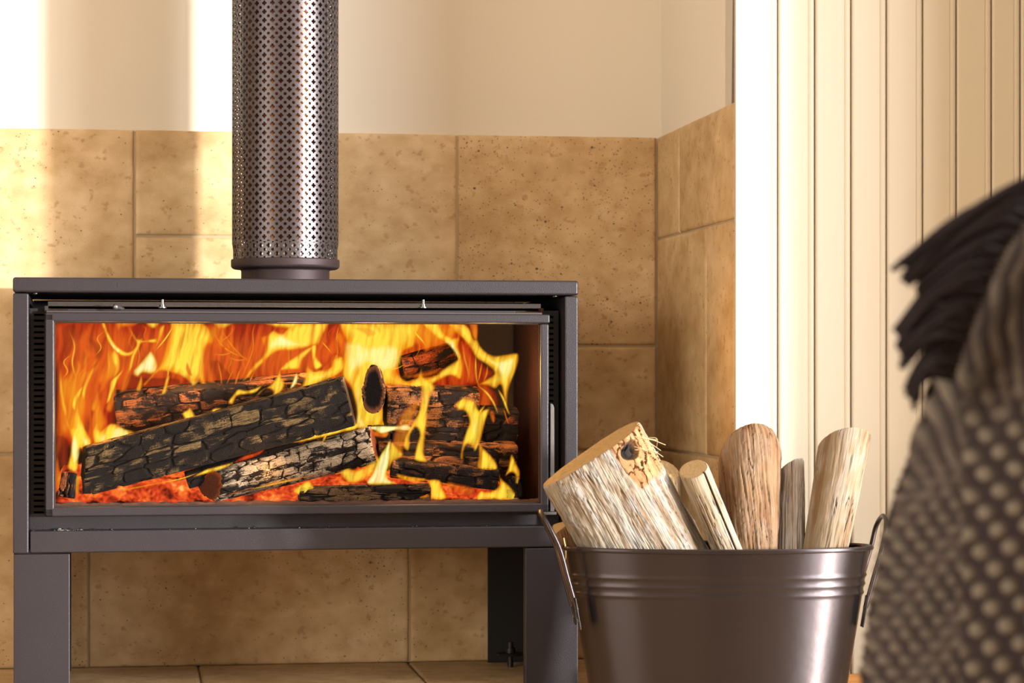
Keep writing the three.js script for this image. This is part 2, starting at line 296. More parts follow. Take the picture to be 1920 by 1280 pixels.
// lower rail with its ledge
const railTop = S(300, 993).y, recess = 0.055;
const rail = mesh('lower_rail', block(V(sideT + 0.002, SHELF + 0.001, -0.14), V(W - sideT, railTop, -0.0015), 0.003, 3), stovePaint, stove);
// inner casing round the firebox: louvred strips left and right of the door, dark void above
const doorL = S(85, 700, 0.012).x, doorR = S(1030, 700, 0.012).x, doorT = S(500, 587, 0.012).y, doorB = S(500, 964.5, 0.012).y;
const inZ = -0.05, innerTop = S(70, 578, 0.05).y;
for (const [a, b] of [[sideT + 0.001, doorL + 0.008], [doorR - 0.008, W - sideT - 0.001]]) {
  // strip with a column of cut slots
  const s = new THREE.Shape(); s.moveTo(a, railTop); s.lineTo(b, railTop); s.lineTo(b, innerTop); s.lineTo(a, innerTop); s.closePath();
  const c0 = a + (b - a) * 0.2, c1 = b - (b - a) * 0.3;
  for (let y = railTop + 0.03; y < innerTop - 0.012; y += 0.0108) { const h = new THREE.Path(); h.moveTo(c0, y); h.lineTo(c0, y + 0.0042); h.lineTo(c1, y + 0.0042); h.lineTo(c1, y); h.closePath(); s.holes.push(h); }
  const g = new THREE.ExtrudeGeometry(s, { depth: 0.002, bevelEnabled: false }); g.translate(0, 0, inZ); metricUV(g);
  mesh('louvre_strip', g, std({ color: lin(0.020, 0.017, 0.017), metalness: 0.4, roughness: 0.6 }), stove);
}
mesh('casing_top', block(V(sideT, innerTop - 0.002, -DEEP + 0.01), V(W - sideT, innerTop, inZ - 0.01), 0), darkSteel, stove);
// air slide above the door with its lever and two bolts
const slideA = S(127, 579, 0.03), slideB = S(966, 585, 0.03);
mesh('air_slide', block(V(slideA.x, S(540, 582.5, 0.03).y - 0.003, -0.045), V(slideB.x, S(540, 582.5, 0.03).y + 0.002, -0.03), 0.0008), stovePaint, stove);
{
  const l = S(217, 575, 0.0), g = [tube([V(l.x + 0.014, l.y - 0.003, -0.04), V(l.x + 0.006, l.y - 0.001, -0.02), V(l.x, l.y, -0.004)], 0.0032, 12, 10)];
  const tip = new THREE.SphereGeometry(0.0056, 16, 12); tip.scale(1, 1, 1.4); tip.translate(l.x, l.y, -0.004); g.push(tip);
  mesh('air_lever', merge(g), std({ color: lin(0.30, 0.29, 0.28), metalness: 0.9, roughness: 0.35 }), stove);
  for (const px of [305, 796]) {
    const p = S(px, 573, 0.02), b = [];
    const head = new THREE.CylinderGeometry(0.0055, 0.0055, 0.0045, 6); head.translate(p.x, p.y + 0.0005, -0.038); b.push(head);
    const st = new THREE.CylinderGeometry(0.003, 0.003, 0.016, 12); st.translate(p.x, p.y + 0.004, -0.038); b.push(st);
    const ws = new THREE.CylinderGeometry(0.0085, 0.0085, 0.0015, 20); ws.translate(p.x, p.y - 0.003, -0.038); b.push(ws);
    mesh('bolt', merge(b), brightSteel, stove);
  }
  for (const px of [66, 1040]) { const p = S(px, 551, 0.02), s = new THREE.SphereGeometry(0.0055, 14, 10); s.scale(1, 0.5, 1); s.translate(p.x, plateLow - 0.001, -0.02); mesh('screw', s, brightSteel, stove); }
}
// pedestal legs: front plate, outer flank and rear plate, open towards the middle
const legTop = SHELF - 0.0008;
for (const side of [0, 1]) {
  const x0 = side ? S(985, 1150).x : S(25.5, 1150).x, x1 = side ? S(1084, 1150).x : S(131, 1150).x, t = 0.004;
  const plates = [block(V(x0, 0, -0.004), V(x1, legTop, 0), 0.0028, 3), block(V(side ? x1 - t : x0, 0, -DEEP + 0.002), V(side ? x1 : x0 + t, legTop, -0.003), 0.001), block(V(x0, 0, -DEEP), V(x1, legTop, -DEEP + t), 0.001)];
  // folded inner lip
  plates.push(block(V(side ? x0 : x1 - t, 0, -0.022), V(side ? x0 + t : x1, legTop, -0.002), 0.001));
  const leg = mesh('leg', merge(plates), stovePaint, stove);
  mesh('leg_lining', block(V(x0 + (side ? 0.0 : 0.006), 0.002, -DEEP + 0.005), V(x1 - (side ? 0.006 : 0), legTop - 0.002, -DEEP + 0.008), 0), darkSteel, leg);
  // levelling foot inside
  const f = side ? S(957, 1226, 0.36) : V(x0 + 0.05, 0.05, -0.36), parts = [];
  const disc = new THREE.CylinderGeometry(0.028, 0.026, 0.005, 32); disc.translate(f.x, f.y, -0.36); parts.push(disc);
  const rod = new THREE.CylinderGeometry(0.006, 0.006, f.y + 0.025, 14); rod.translate(f.x, (f.y + 0.025) / 2, -0.36); parts.push(rod);
  const nut = new THREE.CylinderGeometry(0.011, 0.011, 0.01, 6); nut.translate(f.x, f.y + 0.008, -0.36); parts.push(nut);
  mesh('levelling_foot', merge(parts), std({ color: lin(0.05, 0.04, 0.035), metalness: 0.8, roughness: 0.45 }), leg);
}
mesh('lower_fascia', block(V(sideT + 0.001, railTop - 0.004, -0.05), V(W - sideT - 0.001, doorB + 0.004, -0.046), 0), stovePaint, stove);
mesh('base_plate', block(V(sideT, SHELF + 0.002, -DEEP), V(W - sideT, SHELF + 0.006, -0.13), 0), darkSteel, stove);

// door: mitred frame with a rolled inner edge, ceramic glass pane, handle
const door = new THREE.Group(); door.name = 'door'; stove.add(door);
const gl = { l: S(102, 700, 0.014).x, r: S(1012, 700, 0.014).x, t: S(500, 604.5, 0.014).y, b: S(500, 947, 0.014).y };
{
  const prof = (outer, inner, vert, at0, at1) => {   // one side of the frame: bevelled bar from outer edge to inner edge
    const lo = Math.min(outer, inner), hi = Math.max(outer, inner), z1 = -0.004, z0 = -0.03;
    return vert ? block(V(lo, at0, z0), V(hi, at1, z1), 0.0035, 3) : block(V(at0, lo, z0), V(at1, hi, z1), 0.0035, 3);
  };
  mesh('door_frame', merge([prof(doorL, gl.l, true, doorB, doorT - 0.001), prof(doorR - 0.002, gl.r, true, doorB, doorT - 0.018), prof(doorB, gl.b, false, doorL, doorR - 0.002), prof(gl.t, doorT, false, doorL, doorR)]), stovePaint, door);
  mesh('frame_cap', block(V(doorL + 0.001, doorT - 0.002, -0.045), V(doorR - 0.012, S(400, 583, 0.03).y, -0.022), 0.002), std({ color: lin(0.075, 0.06, 0.058), metalness: 0.5, roughness: 0.55 }), door);
  const seal = 0.0025;   // dark rope seal round the glass
  const sealed = [V(gl.l, gl.b, -0.016), V(gl.r, gl.b, -0.016), V(gl.r, gl.t, -0.016), V(gl.l, gl.t, -0.016)], segs = [];
  for (let i = 0; i < 4; i++) segs.push(tube([sealed[i], sealed[i].clone().lerp(sealed[(i + 1) % 4], 0.5), sealed[(i + 1) % 4]], seal, 2, 6));
  mesh('glass_seal', merge(segs), soot, door);
  const pane = new THREE.PlaneGeometry(gl.r - gl.l + 0.004, gl.t - gl.b + 0.004); pane.translate((gl.l + gl.r) / 2, (gl.t + gl.b) / 2, -0.02);
  mesh('glass_pane', pane, new THREE.MeshPhysicalMaterial({ color: 0xffffff, roughness: 0.0, transmission: 1, thickness: 0, ior: 1.45, specularIntensity: 0.2 }), door);
  // handle: upright blade beside the frame on a short foot
  const h0 = S(1036, 757, 0).y, h1 = S(1036, 958, 0).y, hx = S(1036, 800, 0).x;
  const blade = new THREE.Shape(); blade.moveTo(-0.003, h1); blade.lineTo(0.003, h1); blade.lineTo(0.0028, h0 - 0.012); blade.quadraticCurveTo(0.0025, h0, -0.003, h0); blade.closePath();
  const bg = new THREE.ExtrudeGeometry(blade, { depth: 0.022, bevelEnabled: true, bevelSize: 0.0008, bevelThickness: 0.0008, bevelSegments: 2 }); bg.translate(hx, 0, -0.024);
  const foot = block(V(S(1015, 962).x, S(1030, 965, 0).y, -0.03), V(S(1043, 962).x, S(1030, 959, 0).y, 0.004), 0.0012);
  mesh('handle', merge([metricUV(bg), foot]), std({ color: lin(0.11, 0.10, 0.10), metalness: 0.6, roughness: 0.42, bumpMap: scaled(paintBump, 0.1), bumpScale: 0.0004 }), door);
}
// firebox: sooty steel box with a firebrick back
const FB = { l: gl.l - 0.012, r: gl.r + 0.006, b: gl.b - 0.004, t: gl.t + 0.03, z0: -0.036, z1: -0.33 };
{
  const box = new THREE.Group(); box.name = 'firebox'; stove.add(box);
  mesh('firebox_side', block(V(FB.l - 0.006, FB.b, FB.z1), V(FB.l, FB.t, FB.z0), 0), soot, box);
  mesh('firebox_side', block(V(FB.r, FB.b, FB.z1), V(FB.r + 0.006, FB.t, FB.z0), 0), new THREE.MeshPhysicalMaterial({ color: lin(0.014, 0.005, 0.004), roughness: 0.9, specularIntensity: 0.1, bumpMap: scaled(plasterBump, 0.08), bumpScale: 0.003 }), box);
  mesh('firebox_floor', block(V(FB.l, FB.b - 0.01, FB.z1), V(FB.r, FB.b, FB.z0), 0), soot, box);
  mesh('baffle', block(V(FB.l, FB.t, FB.z1), V(FB.r, FB.t + 0.008, FB.z0), 0), soot, box);
  const n = 4, bw = (FB.r - FB.l) / n;
  for (let i = 0; i < n; i++) mesh('firebrick', block(V(FB.l + i * bw + 0.001, FB.b, FB.z1 - 0.025), V(FB.l + (i + 1) * bw - 0.001, FB.t, FB.z1), 0.003), soot, box);
}
// crumbs of ash and charcoal spilled on the ledge
{
  const list = [[], []];
  for (let i = 0; i < 120; i++) {
    const near = rnd() < 0.8, px = near ? 108 + 62 * rnd() * rnd() + 10 * rnd() : 60 + 900 * rnd(), r = (rnd() < 0.08 ? 0.0034 : 0.0008) * (0.6 + 0.7 * rnd());
    const g = new THREE.IcosahedronGeometry(r, 1), p = g.attributes.position; for (let k = 0; k < p.count; k++) { const s = 1 + 0.45 * noise(p.getX(k) * 700 + i, p.getY(k) * 700, p.getZ(k) * 700); p.setXYZ(k, p.getX(k) * s, p.getY(k) * s * 0.7, p.getZ(k) * s); }
    g.computeVertexNormals(); g.translate(S(px, 990).x, railTop + r * 0.4, -0.004 - 0.034 * rnd() * (near ? 1 : 0.5)); list[rnd() < (r > 0.002 ? 0.85 : 0.25) ? 1 : 0].push(g);
  }
  const ash = group('ash_crumbs', 'pale ash and black charcoal crumbs scattered on the stove ledge', 'ash', null, 'stuff');
  ash.position.copy(stove.position); ash.rotation.copy(stove.rotation);
  mesh('ash', merge(list[0]), std({ color: lin(0.36, 0.34, 0.32), roughness: 1 }), ash); mesh('charcoal', merge(list[1]), std({ color: lin(0.012, 0.012, 0.016), roughness: 0.5 }), ash);
}

// ------------------------------------------------------------------ flue: pierced heat shield round a polished pipe
const FLZ = onZ(535, 520, 0.285), FLY = (py) => onZ(535, py, 0.285).y, FLS = (FLZ.clone().sub(EYE).dot(AHEAD)) / FOCAL;
const flue = group('flue_pipe', 'dark pierced metal flue shield with clover and dot holes standing on the stove', 'flue');
flue.position.set(FLZ.x, TOP, FLZ.z);
{
  const R = 99.5 * FLS, N = 40, cw = 2 * Math.PI * R / N, k = cw / 16, depth = 0.0009, ch = 15.9 * FLS;
  const shield = std({ color: lin(0.080, 0.068, 0.072), metalness: 0.7, roughness: 0.33, bumpMap: scaled(paintBump, 0.2), bumpScale: 0.0001 });
  const arc = (path, cx, cy, r, a0, a1, cw_) => path.absarc(cx, cy, r, a0, a1, cw_);
  const cell = new THREE.Shape(), h = cw / 2, hy = ch / 2, cr = 2.95 * k;
  cell.moveTo(-h + cr, -hy); cell.lineTo(h - cr, -hy); arc(cell, h, -hy, cr, Math.PI, Math.PI / 2, true); cell.lineTo(h, hy - cr); arc(cell, h, hy, cr, -Math.PI / 2, -Math.PI, true);
  cell.lineTo(-h + cr, hy); arc(cell, -h, hy, cr, 0, -Math.PI / 2, true); cell.lineTo(-h, -hy + cr); arc(cell, -h, -hy, cr, Math.PI / 2, 0, true); cell.closePath();
  const quat = new THREE.Path(), ql = 2.35 * k, qo = 2.45 * k;
  for (let i = 0; i < 4; i++) { const a = i * Math.PI / 2; quat.absarc(Math.cos(a) * qo, Math.sin(a) * qo, ql, a - 2.2, a + 2.2, false); }
  cell.holes.push(quat);
  const flat = new THREE.ExtrudeGeometry(cell, { depth, bevelEnabled: false, curveSegments: 5 });
  const bend = (g, at, y) => { const o = g.clone(), p = o.attributes.position, n = o.attributes.normal; for (let i = 0; i < p.count; i++) { const a = at + p.getX(i) / R, r = R - depth + p.getZ(i), nx = n.getX(i), nz = n.getZ(i); p.setXYZ(i, Math.sin(a) * r, p.getY(i) + y, Math.cos(a) * r); n.setXYZ(i, Math.cos(a) * nx + Math.sin(a) * nz, n.getY(i), -Math.sin(a) * nx + Math.cos(a) * nz); } return metricUV(o); };
  const plainCell = new THREE.Shape(); plainCell.moveTo(-h, -hy); plainCell.lineTo(h, -hy); plainCell.lineTo(h, hy); plainCell.lineTo(-h, hy); plainCell.closePath();
  const flatPlain = new THREE.ExtrudeGeometry(plainCell, { depth, bevelEnabled: false });
  const bottom = FLY(457) - TOP, rows = 42, list = [], phase = 0.11;
  for (let j = 0; j < rows; j++) for (let i = 0; i < N; i++) { const seam = i === 30; list.push(bend(seam ? flatPlain : flat, (i + phase) * 2 * Math.PI / N, bottom + (j + 0.5) * ch)); }
  mesh('pierced_shield', merge(list), shield, flue);
  const upper = bottom + rows * ch; const up = lathe([[R - depth, upper], [R, upper], [R, YT - TOP]], 80); mesh('upper_shield', metricUV(up), shield, flue);
  // crimped skirt: two rows of holes in a slightly narrower band with bright slots behind
  const R2 = R - 2.0 * FLS, skirt = [], base = FLY(487) - TOP, hB = bottom - base;
  for (let i = 0; i < N; i++) for (let j = 0; j < 2; j++) { const g = flat.clone(); g.scale(R2 / R, hB / 2 / ch, 1); const o = bend(g, (i + phase + 0.5) * 2 * Math.PI / N, base + (j + 0.5) * hB / 2), p = o.attributes.position; for (let q = 0; q < p.count; q++) { const s = lerp(R2, R, Math.pow(sstep(p.getY(q), base + hB * 0.8, bottom), 1)) / R; p.setX(q, p.getX(q) * s); p.setZ(q, p.getZ(q) * s); } skirt.push(o); }
  mesh('skirt', merge(skirt), shield, flue);
  const slots = []; for (let i = 0; i < 72; i++) { const a = i / 72 * Math.PI * 2, b = new THREE.BoxGeometry(0.004, hB * 1.0, 0.0012); b.translate(0, base + hB * 0.5, R2 - 0.006); b.rotateY(a); slots.push(metricUV(b)); }
  mesh('slotted_ring', merge(slots), std({ color: lin(0.5, 0.46, 0.44), metalness: 1, roughness: 0.35 }), flue);
  // inner pipe, heat tinted
  const tint = texture(512, (u, v) => { const t = fbm(u * 7, v * 3, 2, 4); return mix3(mix3([0.50, 0.36, 0.30], [0.62, 0.40, 0.20], clamp(0.5 + t * 1.8, 0, 1)), [0.36, 0.28, 0.42], clamp(0.25 + 1.5 * fbm(u * 11, v * 4, 9, 3), 0, 1)); }, true);
  tint.wrapS = tint.wrapT = THREE.RepeatWrapping;
  const pipe = lathe([[0.082, 0.006], [0.082, YT - TOP]], 96);
  mesh('inner_pipe', pipe, std({ map: tint, metalness: 1, roughness: 0.3, color: lin(0.42, 0.40, 0.42) }), flue);
  // spun collar and neck
  const c0 = FLY(505) - TOP, c1 = FLY(487) - TOP, rO = 101.5 * FLS, rN = 82.5 * FLS;
  const iron = std({ color: lin(0.036, 0.022, 0.023), metalness: 0.45, roughness: 0.55, bumpMap: scaled(paintBump, 0.12), bumpScale: 0.0003 });
  const collar = lathe([[rN, 0.0], [rN, c0 - 0.004], [rN + 0.002, c0 - 0.001], [rO - 0.006, c0], [rO - 0.002, c0 + 0.002], [rO, c0 + 0.006], [rO, c1 - 0.002], [rO - 0.001, c1], [R2 - 0.002, c1 + 0.0005], [R2 - 0.012, c1 + 0.001]], 96);
  mesh('collar', toCreased(metricUV(collar)), iron, flue);
}
function toCreased(g) { return g; }

// ------------------------------------------------------------------ logs
// A log from P to Q: body of nu x na faces whose radius, profile and skin come from the options; cut ends are parts of their own.
function logFrame(P, Q, side) { const t = Q.clone().sub(P), L = t.length(); t.normalize(); let s = (side ?? V(0, 0, 1)).clone(); s.addScaledVector(t, -s.dot(t)).normalize(); const b = t.clone().cross(s); return { t, s, b, L }; }
function skinMaterial(skin, L, rr, seed, bump) {   // the same skin computed finely into a colour map and a relief map
  const w = bump.w ?? 1024, h = bump.h ?? 1024, col = new Uint8Array(w * h * 4), rel = new Uint8Array(w * h * 4), enc = (x) => 255 * (x <= 0.0031308 ? 12.92 * x : 1.055 * Math.pow(x, 1 / 2.4) - 0.055);
  for (let y = 0; y < h; y++) for (let x = 0; x < w; x++) { const a = x / w * Math.PI * 2, u = (y + 0.5) / h, k = skin(a, u, L * u, a * rr / 2, seed), o = (y * w + x) * 4; for (let c = 0; c < 3; c++) { col[o + c] = clamp(enc(clamp(k.c[c], 0, 1)), 0, 255); rel[o + c] = clamp(128 + k.lift / 0.006 * 127, 0, 255); } col[o + 3] = rel[o + 3] = 255; }
  const tex = (d, s) => { const t = new THREE.DataTexture(d, w, h); t.wrapS = THREE.RepeatWrapping; t.wrapT = THREE.RepeatWrapping; t.magFilter = THREE.LinearFilter; t.minFilter = THREE.LinearMipmapLinearFilter; t.generateMipmaps = true; if (s) t.colorSpace = THREE.SRGBColorSpace; t.needsUpdate = true; return t; };
  return new THREE.MeshPhysicalMaterial({ map: tex(col, true), bumpMap: tex(rel, false), bumpScale: bump.scale ?? 0.006, roughness: 0.9, ...(bump.extra ?? {}) });
}
function makeLog(name, label, o) {
  const { P, Q, nu = 120, na = 96, skin, cutP, cutQ, side, endColor } = o, f = logFrame(P, Q, side), seed = o.seed ?? 1;
  const origin = P.clone().lerp(Q, 0.5), root = group(name, label, o.category ?? 'log', o.group); root.position.copy(origin);
  const radius = (a, u) => lerp(o.r0, o.r1, u) * o.profile(a, u);
  const point = (a, u, lift) => {   // u along 0..1, a round; the ends follow tilted cut planes
    const R = radius(a, u) + lift, c = Math.cos(a) * R, d = Math.sin(a) * R; let along = u * f.L;
    const off = f.s.clone().multiplyScalar(c).addScaledVector(f.b, d);
    const tilt = (n) => -off.dot(n) / f.t.dot(n);
    if (cutP) along += tilt(cutP) * (1 - u); if (cutQ) along += tilt(cutQ) * u;
    if (o.bow) off.addScaledVector(o.bow, Math.sin(u * Math.PI));
    return P.clone().addScaledVector(f.t, along).add(off).sub(origin);
  };
  const body = sheet(na, nu, (x, u) => {
    const a = x * Math.PI * 2, k = skin(a, u, f.L * u, a * (o.r0 + o.r1) / 2, seed);
    const ease = Math.min(1, Math.min(u, 1 - u) * f.L / 0.003);
    return { p: point(a, u, k.lift - 0.0015 * (1 - ease) ** 2), c: o.textured ? undefined : k.c };
  }, { wrapU: true });
  outward(body, (p, i) => p);
  mesh('bark', body, o.textured ? skinMaterial(skin, f.L, o.r0 + o.r1, seed, o.textured) : o.material, root);
  for (const e of [0, 1]) {
    if (o.openEnd === e) continue;
    const rings = 14, g = sheet(na, rings, (x, v) => {
      const a = x * Math.PI * 2, k = skin(a, e, f.L * e, a * (o.r0 + o.r1) / 2, seed), q = 1 - v;
      const rim = point(a, e, k.lift - 0.0015), mid = point(0, e, -radius(0, e)), p = mid.clone().lerp(rim, q);
      const rough = (o.endRough ?? 0.0012) * fbm(p.x * 160, p.y * 160, p.z * 160 + seed, 3) * (1 - q ** 6); p.addScaledVector(f.t, (e ? 1 : -1) * rough);
      return { p, c: endColor(a, q, e, seed) };
    });
    outward(g, () => f.t.clone().multiplyScalar(e ? 1 : -1)); mesh(o.endName ?? 'cut_end', g, o.endMaterial ?? o.material, root);
  }
  return root;
}
// turn faces so that their normals follow the given direction
function outward(g, dir) {
  g.computeVertexNormals(); const p = g.attributes.position, n = g.attributes.normal; let s = 0;
  for (let i = 0; i < p.count; i += 3) { const q = V(p.getX(i), p.getY(i), p.getZ(i)); s += dir(q, i).dot(V(n.getX(i), n.getY(i), n.getZ(i))); }
  if (s < 0) { g.index.array.reverse(); for (let i = 0; i < n.array.length; i++) n.array[i] *= -1; }
}
const splitProfile = (corners, round) => {   // polygon section with softened corners, radius 1 at the widest
  return (a) => { let m = 1e9; for (const [dir, dist] of corners) { const c = Math.cos(a - dir); if (c > 0.05) m = Math.min(m, dist / c); } const r = Math.min(m, 1.25); return lerp(r, 1, round); };
};
const woodSkin = std({ vertexColors: true, roughness: 0.82 });
const charSkin = new THREE.MeshPhysicalMaterial({ vertexColors: true, roughness: 0.95, specularIntensity: 0.15 });

// ---- burning logs: charred skin that has cracked into blocks, ash on their faces
function worley(x, y, seed) {   // nearest and second nearest cell centre, and which cell
  const X = Math.floor(x), Y = Math.floor(y); let f1 = 9, f2 = 9, id = 0;
  for (let j = -1; j <= 1; j++) for (let i = -1; i <= 1; i++) { const h = hash(X + i + seed * 3.1, Y + j + seed), k = hash(Y + j - seed * 1.3, X + i + 17), dx = X + i + 0.5 + 0.42 * (h * 2 - 1) + (Y + j) % 2 * 0.3 - x, dy = Y + j + 0.5 + 0.28 * (k * 2 - 1) - y, d = Math.max(Math.abs(dx), Math.abs(dy)) * 0.6 + 0.4 * Math.hypot(dx, dy); if (d < f1) { f2 = f1; f1 = d; id = h + k * 7; } else if (d < f2) f2 = d; }
  return [f1, f2, id];
}
function charred({ rows = 0.02, blocks = 0.04, ash = 0.5, tone = [0.30, 0.25, 0.18], dark = [0.010, 0.008, 0.007], deep = 0.0035, bands = 0.5 }) {
  return (a, u, m, arc, seed) => {
    const wx = 0.007 * fbm(m * 24, arc * 34, seed, 3), wy = 0.006 * fbm(m * 20 + 9, arc * 30, seed + 6, 3), [f1, f2, id] = worley((m + wx) / blocks, (arc + wy) / rows, seed);
    const wide = 0.004 + 0.55 * clamp(fbm(m * 16 + 5, arc * 26, seed + 4, 3) + 0.10, 0, 1), top = sstep((f2 - f1) / wide, 0.35, 1.5), h = id - Math.floor(id);
    const grain = noise(m * 60, arc * 700, seed) * 0.6 + noise(m * 330, arc * 1100, seed + 2) * 0.75, flake = fbm(m * 40, arc * 60, seed + 9, 4), band = fbm(m * 9, arc * 46, seed + 21, 3), patch = fbm(m * 8, arc * 12, seed + 30, 2);
    const ashy = sstep(flake * 0.9 + grain * 0.35 + (h - 0.5) * 0.35 + (ash - 0.5) * 0.9 + patch * 0.5 - bands * sstep(band, 0.02, 0.2) * 0.7, -0.14, 0.20) * top;
    const k = (0.55 + 0.5 * h) * clamp(0.85 + 1.0 * grain, 0.15, 1.7); let c = mix3(dark, tone.map((q) => q * k), ashy); c = c.map((q) => Math.max(0.003, q));
    return { lift: 0.0007 * grain * top + 0.0022 * flake - deep * (1 - top), c };
  };
}
const burntEnd = (core, rim) => (a, q, e, seed) => mix3(core, rim, sstep(q, 0.72, 0.95)).map((k) => k * (0.8 + 0.5 * noise(Math.cos(a) * q * 9, Math.sin(a) * q * 9, seed)));
// pixels of both ends of the centre line, depth behind the door front, px half height
function burning(label, ax, ay, bx, by, d0, d1, h0, h1, o = {}) {
  const P = toWorld(S(ax, ay, d0)), Q = toWorld(S(bx, by, d1)), k = 0.00101;
  return makeLog('burning_log', label, { P, Q, r0: h0 * k, r1: h1 * k, profile: o.profile ?? splitProfile([[0.35, 0.86], [1.75, 0.9], [3.3, 0.86], [4.9, 0.9]], 0.25), skin: charred(o), nu: o.nu ?? 200, na: o.na ?? 130, material: charSkin, textured: { w: o.tw ?? 640, h: o.th ?? 640, extra: { roughness: 1, specularIntensity: 0.12 } }, endColor: o.end ?? burntEnd([0.02, 0.015, 0.012], [0.08, 0.05, 0.03]), cutP: o.cutP, cutQ: o.cutQ, seed: o.seed ?? 3, side: o.side ?? SZ, category: 'burning log' });
}
burning('largest charred log lying diagonally across the front of the fire', 155, 884, 655, 751, 0.12, 0.085, 48, 51, { seed: 3, rows: 0.022, blocks: 0.055, ash: 0.42, tone: [0.110, 0.072, 0.032], tw: 900, th: 1200, deep: 0.004, bands: 0.9, nu: 330, na: 220, profile: splitProfile([[0.1, 0.8], [1.6, 0.93], [3.2, 0.85], [4.75, 0.93]], 0.12), cutP: V(-1, 0.07, 0.1).normalize(), cutQ: V(0.95, 0.25, 0.12).normalize() });
burning('reddish charred log behind the large diagonal log', 217, 768, 622, 727, 0.225, 0.20, 38, 36, { seed: 7, rows: 0.024, blocks: 0.05, ash: 0.5, tone: [0.17, 0.062, 0.024], nu: 220 });
burning('ash-whitened round log with an orange cut end low in front', 392, 914, 702, 833, 0.075, 0.085, 30, 36, { seed: 11, rows: 0.02, blocks: 0.032, ash: 0.62, tone: [0.33, 0.26, 0.185], tw: 700, th: 900, deep: 0.0035, nu: 260, na: 180, profile: () => 1, cutP: V(-0.75, 0.1, 0.65).normalize(), cutQ: V(0.95, 0.2, 0.2).normalize(), end: burntEnd([0.10, 0.03, 0.015], [0.28, 0.07, 0.02]) });
burning('thin black log wedged between the large and the whitened log', 350, 900, 600, 828, 0.10, 0.11, 17, 20, { seed: 41, rows: 0.02, blocks: 0.05, ash: 0.15, tone: [0.20, 0.07, 0.03] });
burning('short log pointing forward with a black oval end face', 700, 729, 706, 727, 0.11, 0.24, 47, 42, { seed: 13, rows: 0.02, blocks: 0.04, ash: 0.6, tone: [0.20, 0.10, 0.05], nu: 90, side: SX, profile: (a) => { const w = 0.48 * (1 - 0.3 * Math.max(0, -Math.sin(a))); return Math.pow(Math.pow(Math.abs(Math.cos(a)) / w, 2.5) + Math.pow(Math.abs(Math.sin(a)), 2.5), -0.4); }, end: burntEnd([0.003, 0.002, 0.002], [0.085, 0.032, 0.013]) });
burning('large block-cracked log lying level at the right back', 722, 762, 893, 762, 0.16, 0.16, 42, 42, { seed: 17, rows: 0.024, blocks: 0.05, ash: 0.58, tone: [0.17, 0.075, 0.03], nu: 160, na: 160 });
burning('dark stub at the right end of the fire', 896, 795, 968, 795, 0.17, 0.17, 38, 36, { seed: 19, ash: 0.3, tone: [0.16, 0.05, 0.025], nu: 90 });
burning('thin dark log under the block-cracked log', 690, 812, 905, 812, 0.145, 0.15, 16, 16, { seed: 43, ash: 0.2, tone: [0.2, 0.1, 0.05], nu: 140 });
burning('brown log lying level below the block-cracked log', 706, 853, 966, 855, 0.125, 0.13, 30, 29, { seed: 23, rows: 0.03, blocks: 0.08, ash: 0.62, tone: [0.20, 0.085, 0.035], nu: 200 });
burning('dark log sloping down to a square end at the front right', 733, 876, 933, 898, 0.085, 0.07, 20, 22, { seed: 29, rows: 0.022, blocks: 0.06, ash: 0.33, tone: [0.14, 0.06, 0.025], nu: 180 });
burning('flat ash-covered log half buried at the bottom front', 560, 930, 806, 922, 0.055, 0.06, 19, 17, { seed: 31, rows: 0.016, blocks: 0.05, ash: 0.6, tone: [0.13, 0.075, 0.038], nu: 200 });
burning('glowing log leaning high at the back right', 752, 692, 852, 668, 0.24, 0.25, 26, 30, { seed: 37, rows: 0.022, blocks: 0.04, ash: 0.7, tone: [0.20, 0.045, 0.013], nu: 100 });
burning('small charred stump glowing in the left front corner', 131, 886, 124, 932, 0.07, 0.065, 15, 17, { seed: 47, ash: 0.5, tone: [0.26, 0.08, 0.03], nu: 60, na: 70 });
burning('small black stump in the right front corner', 962, 893, 966, 934, 0.07, 0.065, 15, 18, { seed: 53, ash: 0.25, tone: [0.16, 0.06, 0.03], nu: 60, na: 70 });

